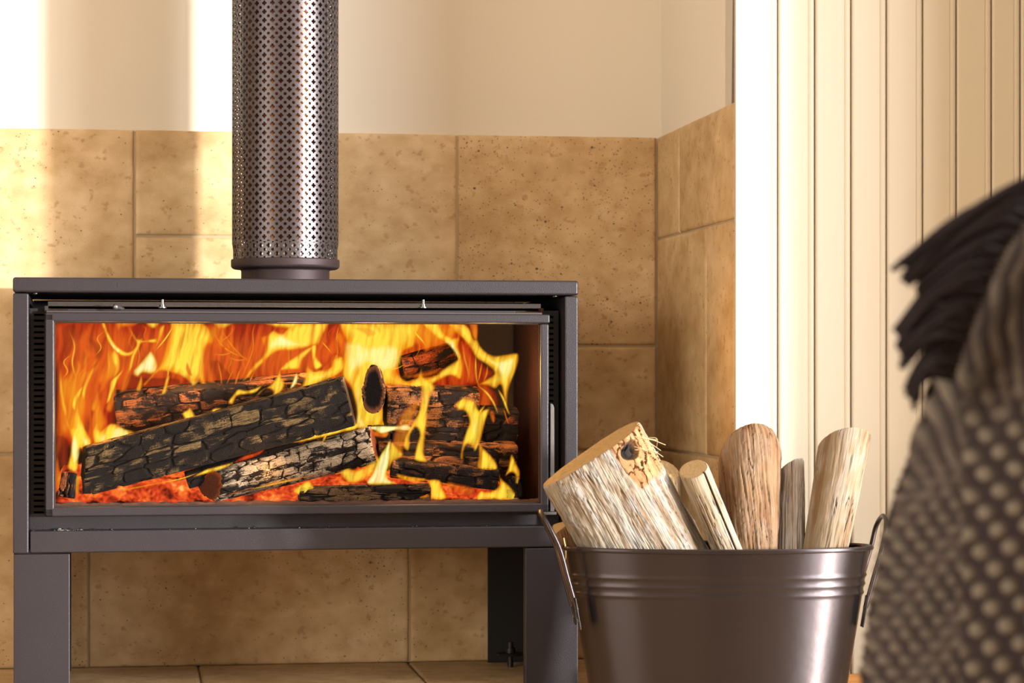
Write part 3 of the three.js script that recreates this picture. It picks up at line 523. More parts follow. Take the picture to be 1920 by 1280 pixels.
// ---- ember bed: heap of lumps, hot where it is open to air
const glowing = new THREE.MeshBasicMaterial({ vertexColors: true });
{
  const bed = group('ember_bed', 'bed of red hot embers under the burning logs', 'embers', null, 'stuff'); bed.position.copy(stove.position); bed.rotation.copy(stove.rotation);
  const ramp = [[0.012, 0.004, 0.003], [0.13, 0.012, 0.004], [0.75, 0.06, 0.012], [1.0, 0.22, 0.03], [1.15, 0.72, 0.22]];
  const heat = (t) => { const x = clamp(t, 0, 0.999) * 4, i = Math.floor(x); return mix3(ramp[i], ramp[i + 1], x - i); };
  const x0 = FB.l + 0.004, x1 = FB.r - 0.045, g = sheet(420, 150, (u, v) => {
    const x = lerp(x0, x1, u), z = lerp(-0.052, -0.30, v), px = lerp(102, 975, u), mound = 0.058 * sstep(v, 0.0, 0.3) + 0.03 * sstep(v, 0.3, 0.8);
    const side = sstep(u, 0, 0.03) * sstep(1 - u, 0, 0.05);
    const lump = fbm(x * 42, z * 42, 2, 3), y = FB.b + 0.006 + mound * (0.75 + 0.5 * fbm(x * 9, z * 9, 5, 2)) * (0.35 + 0.65 * side) + 0.013 * lump + 0.004 * fbm(x * 160, z * 160, 4, 2);
    const t = 0.50 + 0.8 * fbm(x * 26, z * 26, 8, 3) + 0.45 * fbm(x * 140, z * 140, 1, 2) - (v < 0.06 ? 0.5 * (1 - v / 0.06) : 0) - 0.3 * (1 - side);
    return { p: V(x, y, z), c: heat(t) };
  });
  g.index.array.reverse(); g.computeVertexNormals(); mesh('embers', g, glowing, bed);
  // strip of cooled ash along the front lip
  const ashStrip = sheet(300, 14, (u, v) => { const x = lerp(FB.l + 0.002, FB.r - 0.002, u), a = v * Math.PI; const n = fbm(x * 60, v * 3, 3, 3); return { p: V(x, FB.b + 0.001 + Math.sin(a) * (0.009 + 0.006 * n), -0.047 + Math.cos(a) * 0.009 * -1), c: mix3([0.035, 0.011, 0.007], [0.085, 0.034, 0.018], clamp(0.5 + n * 1.6 + 0.3 * noise(x * 500, v * 9), 0, 1)) }; });
  ashStrip.computeVertexNormals(); mesh('ash', ashStrip, std({ vertexColors: true, roughness: 1 }), bed);
}

// ------------------------------------------------------------------ flames: soft bodies of burning gas, each with its own outline, distance and thickness
const flameMaterial = new THREE.MeshBasicMaterial({ vertexColors: true, transparent: true, depthWrite: false, side: THREE.FrontSide });
const fire = group('fire', 'yellow and orange flames rising round the logs behind the stove glass', 'fire'); fire.position.copy(stove.position); fire.rotation.copy(stove.rotation);
const PAL = {
  r: { core: srgb(236, 96, 24), edge: srgb(186, 42, 14), a: 0.88 },
  d: { core: srgb(150, 44, 14), edge: srgb(92, 20, 8), a: 0.75 },
  o: { core: srgb(252, 158, 30), edge: srgb(240, 100, 20), a: 0.85 },
  y: { core: [1.14, 0.83, 0.065], edge: srgb(255, 160, 20), a: 0.95 },
  w: { core: [1.25, 1.12, 0.52], edge: srgb(255, 222, 60), a: 0.92 },
};
let flameNo = 0;
function smoothOutline(list, n = 8) { const pts = []; for (let i = 0; i < list.length; i += 2) pts.push(new THREE.Vector3(list[i], list[i + 1], 0)); return new THREE.CatmullRomCurve3(pts, true, 'centripetal').getSpacedPoints(pts.length * n).map((p) => [p.x, p.y]); }
function flameBody(field, x0, y0, x1, y1, d, pal, o) {   // field(px, py) = px inside the edge, negative outside
  const no = ++flameNo, step = o.step ?? 2.2, nx = Math.ceil((x1 - x0) / step), ny = Math.ceil((y1 - y0) / step), val = new Float32Array((nx + 1) * (ny + 1));
  for (let j = 0; j <= ny; j++) for (let i = 0; i <= nx; i++) val[j * (nx + 1) + i] = field(x0 + i * step, y0 + j * step);
  const soft = o.soft ?? 7, full = o.full ?? 14, thick = o.thick ?? 0.014, pos = [], col = [], idx = [], at = new Int32Array((nx + 1) * (ny + 1)).fill(-1);
  const lean = o.lean ?? 0.15;
  const vertex = (k) => {
    if (at[k] >= 0) return at[k];
    const i = k % (nx + 1), j = (k - i) / (nx + 1), px = x0 + i * step, py = y0 + j * step, v = Math.max(0, val[k]);
    const wx = px + 14 * fbm(px / 40, py / 60, no * 3.1, 2) + (py - 700) * lean, streak = fbm(wx / 11, py / 75, no * 1.7, 3) + 0.6 * noise(wx / 4.5, py / 60, no);
    const heat = clamp(sstep(v, 0, full) * 0.95 + streak * (o.streak ?? 0.75), 0, 1), c = mix3(pal.edge, pal.core, heat);
    const alpha = pal.a * (o.a ?? 1) * sstep(v, 0, soft) * clamp(0.9 + streak * (o.wisp ?? 0.5), 0.25, 1);
    const t = thick * Math.sqrt(clamp(v / full, 0, 1)), z = 0.02 * fbm(px / 60, py / 60, no * 2.2, 2), f = S(px, py, d - t / 2 - z), b = S(px, py, d + t / 2 - z);
    at[k] = pos.length / 3; pos.push(f.x, f.y, f.z, b.x, b.y, b.z); const a1 = 1 - Math.sqrt(1 - alpha * 0.999); col.push(...c, a1, ...c, a1); return at[k];
  };
  for (let j = 0; j < ny; j++) for (let i = 0; i < nx; i++) {
    const a = j * (nx + 1) + i, b = a + 1, c = a + nx + 1, e = c + 1; if (val[a] <= 0 && val[b] <= 0 && val[c] <= 0 && val[e] <= 0) continue;
    const A = vertex(a), B = vertex(b), C = vertex(c), E = vertex(e); idx.push(A, C, B, B, C, E, A + 1, B + 1, C + 1, B + 1, E + 1, C + 1);
  }
  if (!idx.length) return;
  const g = new THREE.BufferGeometry(); g.setAttribute('position', new THREE.Float32BufferAttribute(pos, 3)); g.setAttribute('color', new THREE.Float32BufferAttribute(col, 4)); g.setIndex(idx); g.computeVertexNormals();
  const m = mesh('flame', g, flameMaterial, fire); m.castShadow = false; return m;
}
function flame(kind, d, list, o = {}) {
  const ol = smoothOutline(list); let x0 = 1e9, y0 = 1e9, x1 = -1e9, y1 = -1e9; for (const [x, y] of ol) { x0 = Math.min(x0, x); x1 = Math.max(x1, x); y0 = Math.min(y0, y); y1 = Math.max(y1, y); }
  const n = ol.length, field = (x, y) => {
    let inside = false, m = 1e9;
    for (let i = 0, j = n - 1; i < n; j = i++) {
      const [ax, ay] = ol[i], [bx, by] = ol[j]; if ((ay > y) !== (by > y) && x < (bx - ax) * (y - ay) / (by - ay) + ax) inside = !inside;
      const dx = bx - ax, dy = by - ay, t = clamp(((x - ax) * dx + (y - ay) * dy) / (dx * dx + dy * dy + 1e-9), 0, 1), ex = ax + t * dx - x, ey = ay + t * dy - y; m = Math.min(m, ex * ex + ey * ey);
    }
    return inside ? Math.sqrt(m) : -Math.sqrt(m);
  };
  return flameBody(field, x0 - 3, y0 - 3, x1 + 3, y1 + 3, d, PAL[kind], o);
}
function wisp(kind, d, r, list, o = {}) {   // thin filament along a path
  const pts = []; for (let i = 0; i < list.length; i += 2) pts.push(new THREE.Vector3(list[i], list[i + 1], 0));
  const path = new THREE.CatmullRomCurve3(pts, false, 'centripetal').getSpacedPoints(pts.length * 8); let x0 = 1e9, y0 = 1e9, x1 = -1e9, y1 = -1e9; for (const p of path) { x0 = Math.min(x0, p.x); x1 = Math.max(x1, p.x); y0 = Math.min(y0, p.y); y1 = Math.max(y1, p.y); }
  const field = (x, y) => { let m = -1e9; for (let i = 0; i < path.length - 1; i++) { const a = path[i], b = path[i + 1], dx = b.x - a.x, dy = b.y - a.y, t = clamp(((x - a.x) * dx + (y - a.y) * dy) / (dx * dx + dy * dy + 1e-9), 0, 1), u = (i + t) / (path.length - 1), w = r * Math.pow(Math.sin(Math.PI * clamp(0.06 + u * 0.9, 0, 1)), 0.6); m = Math.max(m, w - Math.hypot(a.x + t * dx - x, a.y + t * dy - y)); } return m; };
  return flameBody(field, x0 - r - 2, y0 - r - 2, x1 + r + 2, y1 + r + 2, d, PAL[kind], { soft: r, full: r, thick: 0.004, step: Math.min(1.6, r * 0.6), streak: 0.3, ...o });
}
const T = 602;   // the glass hides everything above this row
// deep red sheet along the back and darker gaps in it
flame('r', 0.29, [100, T, 260, T - 4, 420, T - 4, 620, T - 4, 780, T - 4, 880, T, 893, 640, 893, 720, 800, 745, 640, 730, 420, 745, 230, 745, 218, 815, 200, 850, 150, 850, 108, 830, 102, 720], { soft: 16, full: 60, streak: 0.9, wisp: 0.5, thick: 0.03, step: 3 });
flame('r', 0.27, [893, 668, 912, 684, 930, 700, 918, 714, 934, 740, 940, 765, 966, 770, 968, 820, 930, 800, 893, 790, 890, 720], { soft: 10, full: 30, a: 0.8, step: 3 });
flame('d', 0.25, [118, 610, 143, 606, 141, 650, 132, 668, 120, 680, 115, 650], { soft: 9, a: 0.95 });
flame('d', 0.25, [160, 628, 190, 645, 196, 660, 182, 690, 170, 700, 176, 668], { soft: 9, a: 0.7 });
flame('d', 0.25, [243, 700, 262, 706, 290, 706, 340, 712, 330, 735, 240, 735, 232, 725], { soft: 6 });
flame('d', 0.25, [395, 676, 410, 672, 425, 690, 440, 700, 436, 722, 425, 732, 410, 728, 400, 705], { soft: 8, a: 0.75 });
flame('d', 0.2, [105, 815, 125, 818, 133, 850, 128, 880, 112, 880, 104, 860], { soft: 8 });
// left wall of fire
flame('o', 0.235, [103, 880, 104, 760, 106, 690, 112, 640, 116, 612, 122, 640, 117, 668, 124, 700, 134, 682, 141, 664, 146, 650, 152, 672, 160, 650, 170, 665, 168, 690, 190, 672, 187, 690, 172, 710, 160, 730, 170, 760, 165, 800, 150, 830, 128, 815, 118, 838, 110, 860], { a: 0.8, full: 22, soft: 11, streak: 1.2, wisp: 0.8 });
flame('o', 0.22, [122, 820, 118, 770, 122, 730, 133, 705, 146, 700, 152, 730, 146, 770, 150, 810, 140, 840], { a: 0.6, full: 20, soft: 10, streak: 1.1 });
flame('o', 0.21, [205, 640, 212, 652, 226, 664, 229, 688, 222, 704, 206, 716, 196, 732, 180, 748, 170, 752, 186, 722, 178, 716, 186, 696, 198, 672], { a: 0.75, full: 16 });
flame('o', 0.2, [172, 815, 170, 780, 180, 758, 189, 742, 195, 768, 203, 795, 190, 812], { full: 14 });
flame('o', 0.2, [168, 768, 175, 742, 183, 722, 188, 740, 191, 760, 184, 778]);
flame('o', 0.2, [142, 724, 145, 700, 156, 688, 167, 674, 163, 694, 152, 706, 149, 722], { soft: 4 });
flame('o', 0.2, [166, 692, 171, 677, 184, 667, 188, 674, 180, 686], { a: 0.7 });
flame('o', 0.21, [157, 648, 164, 650, 172, 664, 168, 673, 159, 668], { a: 0.7, soft: 5 });
flame('o', 0.19, [196, 768, 203, 740, 210, 715, 219, 720, 216, 755, 208, 775], { a: 0.8 });
flame('y', 0.16, [147, 752, 150, 772, 160, 802, 173, 830, 163, 842, 149, 843, 147, 880, 141, 886, 127, 878, 131, 850, 134, 829, 128, 808, 116, 774, 126, 784, 134, 800, 137, 780], { full: 11, soft: 5 });
flame('w', 0.15, [148, 785, 158, 812, 170, 831, 160, 838, 150, 828], { full: 10, a: 0.75 });
flame('y', 0.15, [181, 838, 172, 812, 177, 798, 184, 782, 187, 805, 196, 800, 207, 793, 221, 795, 232, 803, 246, 806, 264, 818, 230, 827, 205, 832], { full: 13, soft: 5 });
flame('w', 0.14, [178, 815, 188, 812, 200, 810, 202, 826, 186, 834], { a: 0.7 });
flame('y', 0.17, [134, 762, 138, 742, 148, 728, 157, 722, 153, 738, 146, 752, 141, 772], { full: 7, soft: 4 });
flame('y', 0.18, [198, 758, 203, 735, 208, 712, 219, 702, 234, 690, 224, 708, 215, 730, 205, 754], { full: 6, soft: 4 });
flame('y', 0.2, [190, 604, 196, 604, 203, 622, 214, 640, 226, 653, 238, 659, 252, 653, 263, 638, 258, 655, 246, 667, 230, 668, 217, 660, 205, 645, 196, 624], { full: 7, soft: 4 });
flame('w', 0.19, [205, 634, 214, 645, 226, 657, 222, 662, 210, 650], { soft: 3, full: 5 });
flame('o', 0.21, [215, 602, 242, 600, 262, 604, 250, 614, 230, 616, 222, 625], { a: 0.85 });
flame('y', 0.2, [240, 610, 250, 624, 259, 635, 275, 628, 268, 637, 295, 634, 295, 643, 268, 643, 260, 656, 254, 668, 248, 690, 240, 702, 244, 672, 250, 655, 255, 644, 247, 630], { full: 6, soft: 4 });
flame('o', 0.22, [222, 745, 226, 715, 232, 695, 244, 680, 248, 700, 240, 730], { a: 0.7 });
flame('w', 0.17, [282, 657, 290, 666, 296, 680, 294, 696, 284, 702, 268, 700, 258, 707, 251, 703, 250, 694, 258, 684, 266, 675, 275, 664], { full: 12, soft: 6 });
flame('y', 0.19, [300, 612, 309, 608, 306, 628, 298, 644, 288, 658, 295, 636], { full: 6, soft: 4 });
wisp('y', 0.185, 2.2, [327, 606, 316, 626, 302, 645, 290, 658]);
flame('y', 0.18, [255, 732, 260, 714, 265, 703, 268, 716, 263, 734], { soft: 4, a: 0.8 });
flame('y', 0.17, [302, 740, 307, 722, 311, 708, 319, 703, 316, 720, 311, 738], { soft: 4, full: 7 });
// yellow curtain left of centre
flame('y', 0.2, [320, T, 345, T - 2, 372, T - 2, 392, 614, 400, 640, 388, 650, 384, 690, 386, 712, 392, 728, 380, 730, 373, 712, 366, 728, 354, 742, 346, 736, 358, 720, 340, 706, 322, 700, 300, 697, 283, 712, 272, 724, 267, 722, 284, 702, 297, 685, 305, 665, 312, 640, 318, 620], { full: 20, soft: 6, streak: 1.0, wisp: 0.4 });
flame('r', 0.18, [351, 676, 357, 690, 362, 706, 352, 702, 347, 690], { soft: 4, full: 6 });
flame('w', 0.185, [336, 700, 345, 690, 352, 706, 366, 712, 370, 700, 374, 640, 380, 660, 378, 705, 374, 716, 362, 724, 350, 712], { a: 0.6, soft: 8 });
flame('o', 0.19, [336, 742, 344, 726, 356, 720, 364, 726, 354, 742, 345, 746], { a: 0.9 });
flame('o', 0.2, [385, 612, 420, 604, 430, 630, 446, 655, 456, 668, 430, 662, 402, 655, 388, 650], { a: 0.55, full: 24, soft: 12, streak: 1.2 });
flame('o', 0.21, [386, 690, 390, 668, 396, 684, 404, 712, 412, 734, 392, 738, 388, 720], { a: 0.7 });
wisp('o', 0.19, 2.4, [398, 610, 408, 636, 424, 654, 444, 665, 470, 673], { a: 1.2 });
wisp('o', 0.19, 2.2, [408, 606, 424, 632, 440, 654, 466, 676, 480, 676]);
wisp('o', 0.19, 1.8, [436, 604, 433, 624, 415, 640, 400, 652]);
wisp('o', 0.19, 1.8, [480, 604, 474, 622, 475, 648, 470, 668, 458, 696, 448, 716], { a: 1.2 });
wisp('o', 0.19, 2.4, [398, 663, 418, 665, 434, 660, 440, 655]);
wisp('o', 0.19, 2.6, [428, 668, 444, 675, 468, 672]);
wisp('o', 0.19, 2.2, [408, 676, 414, 704, 416, 728]);
wisp('o', 0.18, 2.8, [440, 724, 446, 704, 452, 688]);
wisp('o', 0.19, 2.0, [424, 722, 434, 700, 440, 690]);
wisp('o', 0.18, 2.0, [478, 695, 470, 712, 468, 728]);
// centre flame that leans to the left and the band above it
flame('y', 0.21, [484, 600, 530, 600, 566, 600, 558, 618, 530, 616, 508, 612], { full: 10, soft: 6 });
flame('o', 0.22, [488, 632, 496, 628, 506, 626, 504, 640, 496, 652, 490, 645], { a: 0.9, soft: 5 });
flame('y', 0.2, [502, 628, 512, 618, 528, 624, 540, 612, 560, 604, 600, 600, 618, T, 606, 630, 598, 646, 582, 651, 566, 655, 550, 658, 520, 660, 508, 668, 496, 680, 485, 690, 470, 705, 452, 718, 462, 700, 475, 682, 490, 668, 498, 655, 500, 640], { full: 15, soft: 6 });
flame('w', 0.19, [508, 632, 522, 624, 540, 630, 566, 640, 592, 640, 580, 648, 550, 654, 518, 656, 506, 660, 500, 650], { a: 0.8, soft: 8 });
flame('y', 0.19, [524, 694, 534, 680, 552, 668, 566, 658, 584, 648, 596, 646, 580, 662, 568, 676, 562, 692, 545, 694], { full: 11, soft: 5 });
flame('y', 0.185, [585, 646, 593, 646, 595, 670, 606, 686, 591, 693, 585, 675], { soft: 4, full: 7 });
wisp('y', 0.19, 1.6, [603, 640, 612, 650, 622, 662]);
flame('y', 0.15, [576, 684, 588, 694, 604, 692, 618, 688, 625, 672, 642, 668, 646, 690, 634, 703, 618, 711, 600, 718, 580, 728, 565, 726, 571, 706], { full: 13, soft: 5 });
flame('w', 0.145, [584, 700, 600, 702, 614, 704, 592, 716, 574, 722], { a: 0.8 });
flame('y', 0.15, [477, 746, 488, 732, 505, 722, 518, 706, 526, 687, 528, 705, 534, 716, 532, 728, 520, 741, 503, 750, 512, 735, 500, 728, 488, 738], { full: 8, soft: 4 });
flame('w', 0.145, [543, 730, 549, 712, 556, 697, 559, 712, 552, 725], { soft: 4, full: 6 });
flame('y', 0.15, [427, 754, 436, 740, 446, 729, 462, 731, 480, 726, 493, 721, 480, 736, 460, 740, 445, 743, 436, 758], { full: 7, soft: 4 });
flame('y', 0.13, [341, 774, 350, 768, 356, 763, 367, 786, 352, 790], { soft: 4, full: 7 });
flame('y', 0.12, [392, 774, 402, 765, 418, 766, 424, 771, 404, 776], { soft: 3, full: 5 });
// great yellow curtain
flame('y', 0.215, [636, T - 2, 700, T - 2, 772, T - 2, 790, 606, 780, 635, 776, 650, 757, 660, 750, 680, 746, 697, 760, 712, 785, 716, 812, 708, 806, 724, 760, 730, 726, 724, 722, 760, 722, 802, 690, 806, 668, 802, 668, 770, 655, 724, 642, 706, 643, 670, 648, 640, 640, 622], { full: 22, soft: 6, streak: 0.85, wisp: 0.3 });
flame('w', 0.205, [646, 640, 668, 634, 690, 645, 720, 640, 754, 650, 748, 690, 724, 702, 690, 690, 668, 702, 664, 730, 652, 716, 645, 690], { a: 0.75, soft: 14, full: 20 });
flame('o', 0.2, [658, 614, 690, 612, 706, 624, 694, 634, 676, 624], { a: 0.8, soft: 7 });
flame('o', 0.2, [700, 606, 715, 614, 714, 628, 706, 620], { a: 0.6, soft: 5 });
flame('o', 0.2, [628, 630, 640, 622, 646, 640, 640, 655, 633, 645], { a: 0.8, soft: 5 });
flame('r', 0.2, [612, 640, 622, 612, 634, 606, 632, 630, 640, 655, 642, 672, 628, 668, 616, 684, 604, 690, 598, 668, 603, 648], { soft: 5, full: 14 });
flame('w', 0.16, [666, 724, 676, 700, 680, 740, 678, 775, 688, 800, 670, 802, 668, 770], { a: 0.7 });
wisp('y', 0.19, 1.4, [720, 694, 745, 690, 760, 682]);
wisp('w', 0.19, 1.3, [700, 680, 730, 674, 752, 668]);
// upper right: orange veil and the flames that fold over the leaning log
flame('o', 0.23, [766, T, 800, T - 2, 840, T - 2, 862, 606, 850, 640, 836, 650, 812, 656, 798, 662, 782, 648, 768, 650], { full: 24, soft: 10, a: 0.95 });
wisp('y', 0.2, 2.4, [772, 606, 780, 625, 793, 640, 800, 652]);
flame('y', 0.19, [788, T, 818, T - 2, 832, 622, 845, 631, 862, 633, 860, 650, 866, 668, 869, 688, 863, 712, 850, 704, 838, 702, 852, 690, 858, 678, 856, 664, 845, 648, 832, 641, 816, 632], { full: 10, soft: 5 });
flame('w', 0.18, [833, 638, 848, 636, 857, 652, 865, 680, 866, 694, 858, 672, 848, 655], { soft: 4, full: 7 });
flame('y', 0.17, [758, 718, 790, 706, 812, 704, 826, 694, 850, 678, 862, 671, 866, 698, 863, 711, 845, 705, 825, 713, 802, 727, 785, 736, 768, 731], { full: 13, soft: 6, a: 0.9 });
flame('o', 0.18, [744, 706, 770, 700, 800, 694, 828, 690, 815, 704, 780, 710], { a: 0.6 });
flame('o', 0.2, [880, T, 894, T, 894, 640, 887, 634], { soft: 4 });
flame('y', 0.2, [770, 735, 785, 700, 790, 690, 797, 712, 806, 722, 800, 745, 780, 750], { soft: 6, a: 0.8 });
wisp('y', 0.19, 2.6, [866, 640, 871, 670, 878, 700, 876, 720]);
wisp('y', 0.19, 2.8, [892, 668, 892, 696, 894, 712, 898, 724]);
wisp('o', 0.19, 2.6, [883, 658, 880, 690, 881, 720]);
wisp('o', 0.19, 2.4, [904, 678, 900, 700, 896, 718]);
wisp('o', 0.19, 2.6, [914, 686, 912, 702, 906, 716]);
flame('y', 0.13, [838, T, 866, 604, 881, 616, 889, 634, 895, 636, 901, 648, 913, 660, 927, 666, 946, 664, 971, 662, 973, 674, 967, 697, 958, 719, 953, 738, 951, 768, 944, 745, 938, 722, 930, 729, 912, 723, 896, 721, 912, 710, 926, 699, 912, 684, 893, 672, 882, 654, 866, 634, 849, 620], { full: 13, soft: 5 });
flame('w', 0.12, [903, 664, 930, 674, 966, 669, 964, 692, 953, 715, 945, 738, 940, 715, 932, 695, 915, 680], { a: 0.8, soft: 8 });
flame('r', 0.16, [858, 638, 868, 640, 884, 660, 893, 680, 896, 720, 884, 724, 874, 718, 870, 690, 865, 665], { soft: 5, a: 0.8 });
wisp('y', 0.13, 2.8, [896, 722, 914, 738, 926, 756, 934, 776]);
wisp('y', 0.13, 3.2, [934, 730, 944, 748, 952, 770, 956, 778]);
wisp('o', 0.13, 2.0, [944, 765, 950, 785, 954, 795]);
flame('o', 0.13, [918, 770, 925, 770, 929, 786, 926, 794, 921, 788], { soft: 4, a: 0.8 });
flame('y', 0.12, [893, 776, 902, 765, 911, 757, 905, 770, 898, 780], { soft: 3, full: 5 });
// front flames on the right
flame('y', 0.062, [786, 700, 796, 708, 806, 712, 817, 726, 809, 742, 803, 770, 801, 800, 797, 830, 796, 850, 802, 866, 777, 862, 779, 840, 786, 812, 780, 802, 770, 816, 769, 836, 765, 846, 756, 838, 759, 815, 771, 795, 784, 770, 789, 740], { full: 10, soft: 5 });
flame('w', 0.055, [797, 735, 804, 742, 799, 775, 795, 810, 789, 840, 788, 860, 797, 863, 784, 860, 784, 838, 792, 805, 794, 770], { soft: 5, full: 8 });
flame('o', 0.075, [735, 850, 738, 810, 750, 775, 770, 755, 790, 745, 776, 790, 760, 830, 756, 850], { a: 0.6, soft: 8 });
flame('y', 0.06, [853, 757, 862, 748, 872, 744, 890, 751, 899, 768, 918, 765, 911, 790, 905, 814, 900, 832, 890, 847, 886, 840, 876, 834, 870, 846, 868, 863, 863, 860, 866, 833, 873, 809, 879, 790, 872, 772, 858, 768], { full: 11, soft: 5 });
flame('w', 0.055, [884, 766, 894, 775, 896, 800, 888, 826, 880, 812, 884, 790], { a: 0.7, soft: 6 });
flame('y', 0.058, [899, 832, 910, 843, 922, 855, 932, 871, 932, 880, 896, 879, 897, 855], { full: 11, soft: 4 });
flame('y', 0.055, [934, 880, 940, 896, 957, 912, 971, 936, 920, 937, 894, 936, 900, 920, 918, 921, 934, 911, 936, 897], { full: 9, soft: 4 });
flame('y', 0.056, [959, 851, 968, 868, 975, 885, 971, 909, 966, 906, 966, 890, 959, 886, 947, 893, 952, 877], { full: 9, soft: 4 });
flame('w', 0.06, [731, 824, 733, 845, 730, 870, 726, 894, 742, 906, 715, 909, 688, 906, 699, 885, 711, 855, 722, 838], { full: 9, soft: 4 });
flame('y', 0.065, [734, 828, 745, 838, 757, 852, 747, 861, 736, 868, 728, 890, 729, 850], { full: 9, soft: 4, a: 0.9 });
flame('y', 0.07, [636, 886, 650, 876, 668, 880, 690, 868, 706, 853, 714, 865, 702, 885, 680, 902, 655, 906, 645, 898], { full: 10, soft: 5, a: 0.8 });
flame('y', 0.08, [519, 829, 560, 817, 610, 809, 655, 796, 677, 792, 671, 803, 640, 811, 600, 821, 560, 829], { full: 6, soft: 3 });
flame('y', 0.07, [591, 830, 602, 828, 608, 815, 615, 811, 609, 826, 600, 834], { soft: 3, full: 5 });
flame('w', 0.09, [678, 803, 700, 798, 740, 798, 767, 796, 772, 806, 740, 807, 715, 813, 700, 806, 690, 807], { soft: 3, full: 5 });
flame('o', 0.1, [676, 805, 700, 806, 730, 810, 725, 820, 700, 818, 684, 812], { soft: 4 });
flame('y', 0.07, [361, 894, 385, 880, 410, 873, 438, 867, 420, 879, 395, 886], { soft: 3, full: 5 });
flame('r', 0.07, [439, 867, 455, 855, 475, 849, 497, 842, 488, 851, 465, 861], { soft: 2, full: 5 });
flame('y', 0.045, [549, 920, 562, 908, 580, 901, 589, 916, 575, 925, 558, 928], { soft: 4, full: 8 });
flame('y', 0.05, [803, 900, 825, 900, 830, 915, 839, 934, 808, 935, 806, 918], { soft: 4, full: 9 });
flame('o', 0.05, [770, 935, 790, 925, 806, 922, 806, 935], { soft: 4 });
flame('o', 0.07, [103, 870, 108, 853, 113, 880, 119, 900, 113, 920, 104, 920], { soft: 4 });
flame('y', 0.07, [133, 895, 140, 888, 152, 893, 150, 910, 146, 930, 138, 920], { soft: 4, a: 0.8 });
flame('y', 0.06, [742, 888, 770, 893, 800, 898, 790, 903, 750, 898], { soft: 3, a: 0.8 });
flame('o', 0.06, [835, 903, 860, 906, 890, 916, 880, 930, 850, 920], { soft: 5, a: 0.6 });
// brighter tongues in the left wall of fire, hot seams under the front logs
flame('y', 0.2, [112, 690, 117, 712, 121, 745, 127, 775, 124, 790, 117, 768, 111, 730], { soft: 4, full: 9, a: 0.75 });
flame('y', 0.195, [152, 740, 158, 715, 168, 696, 178, 684, 172, 706, 164, 728, 158, 752], { soft: 4, full: 7, a: 0.8 });
flame('y', 0.19, [206, 668, 214, 654, 224, 668, 226, 690, 220, 704, 208, 712, 214, 690], { soft: 5, full: 9, a: 0.8 });
flame('y', 0.2, [272, 604, 286, 600, 300, 604, 292, 616, 280, 614], { soft: 5, full: 8, a: 0.8 });
flame('y', 0.2, [398, 604, 420, 600, 440, 604, 428, 614, 410, 618], { soft: 6, full: 9, a: 0.6 });
flame('w', 0.145, [132, 838, 140, 812, 150, 838, 147, 862, 138, 872], { soft: 5, full: 8, a: 0.8 });
flame('w', 0.145, [206, 828, 212, 802, 228, 800, 244, 812, 236, 822], { soft: 5, full: 9, a: 0.75 });
wisp('o', 0.055, 2.6, [196, 926, 240, 917, 290, 907, 330, 899]);
wisp('y', 0.055, 1.8, [300, 905, 340, 897, 372, 886]);
wisp('o', 0.05, 2.8, [420, 930, 470, 915, 540, 900, 600, 888]);
wisp('y', 0.05, 1.8, [470, 917, 520, 906, 566, 896]);
wisp('o', 0.06, 2.4, [730, 892, 780, 897, 830, 906, 880, 916]);
for (let i = 0; i < 34; i++) {   // fine filaments drifting up through the sheet of fire
  const x = i < 17 ? lerp(112, 470, rnd()) : lerp(470, 880, rnd()), y = lerp(640, 730, rnd()), h = 40 + 60 * rnd(), sway = 46 * (rnd() - 0.45), top = Math.max(607, y - h);
  wisp(rnd() < 0.35 ? 'y' : 'o', 0.205 + 0.03 * rnd(), 1.2 + 1.5 * rnd(), [x, y, x + sway * 0.6, lerp(y, top, 0.35), x + sway * 0.3, lerp(y, top, 0.7), x + sway, top], { a: 0.75 });
}
// the fire's light, from inside the flames
for (const [px, py, d, k] of [[190, 780, 0.10, 0.16], [350, 690, 0.16, 0.22], [560, 660, 0.16, 0.25], [700, 680, 0.14, 0.28], [930, 700, 0.1, 0.16], [790, 820, 0.045, 0.12], [500, 880, 0.045, 0.05]]) {
  const l = new THREE.PointLight(new THREE.Color(1.0, 0.5, 0.16), k); l.position.copy(toWorld(S(px, py, d))); l.castShadow = true; l.shadow.radius = 2; scene.add(l);
}

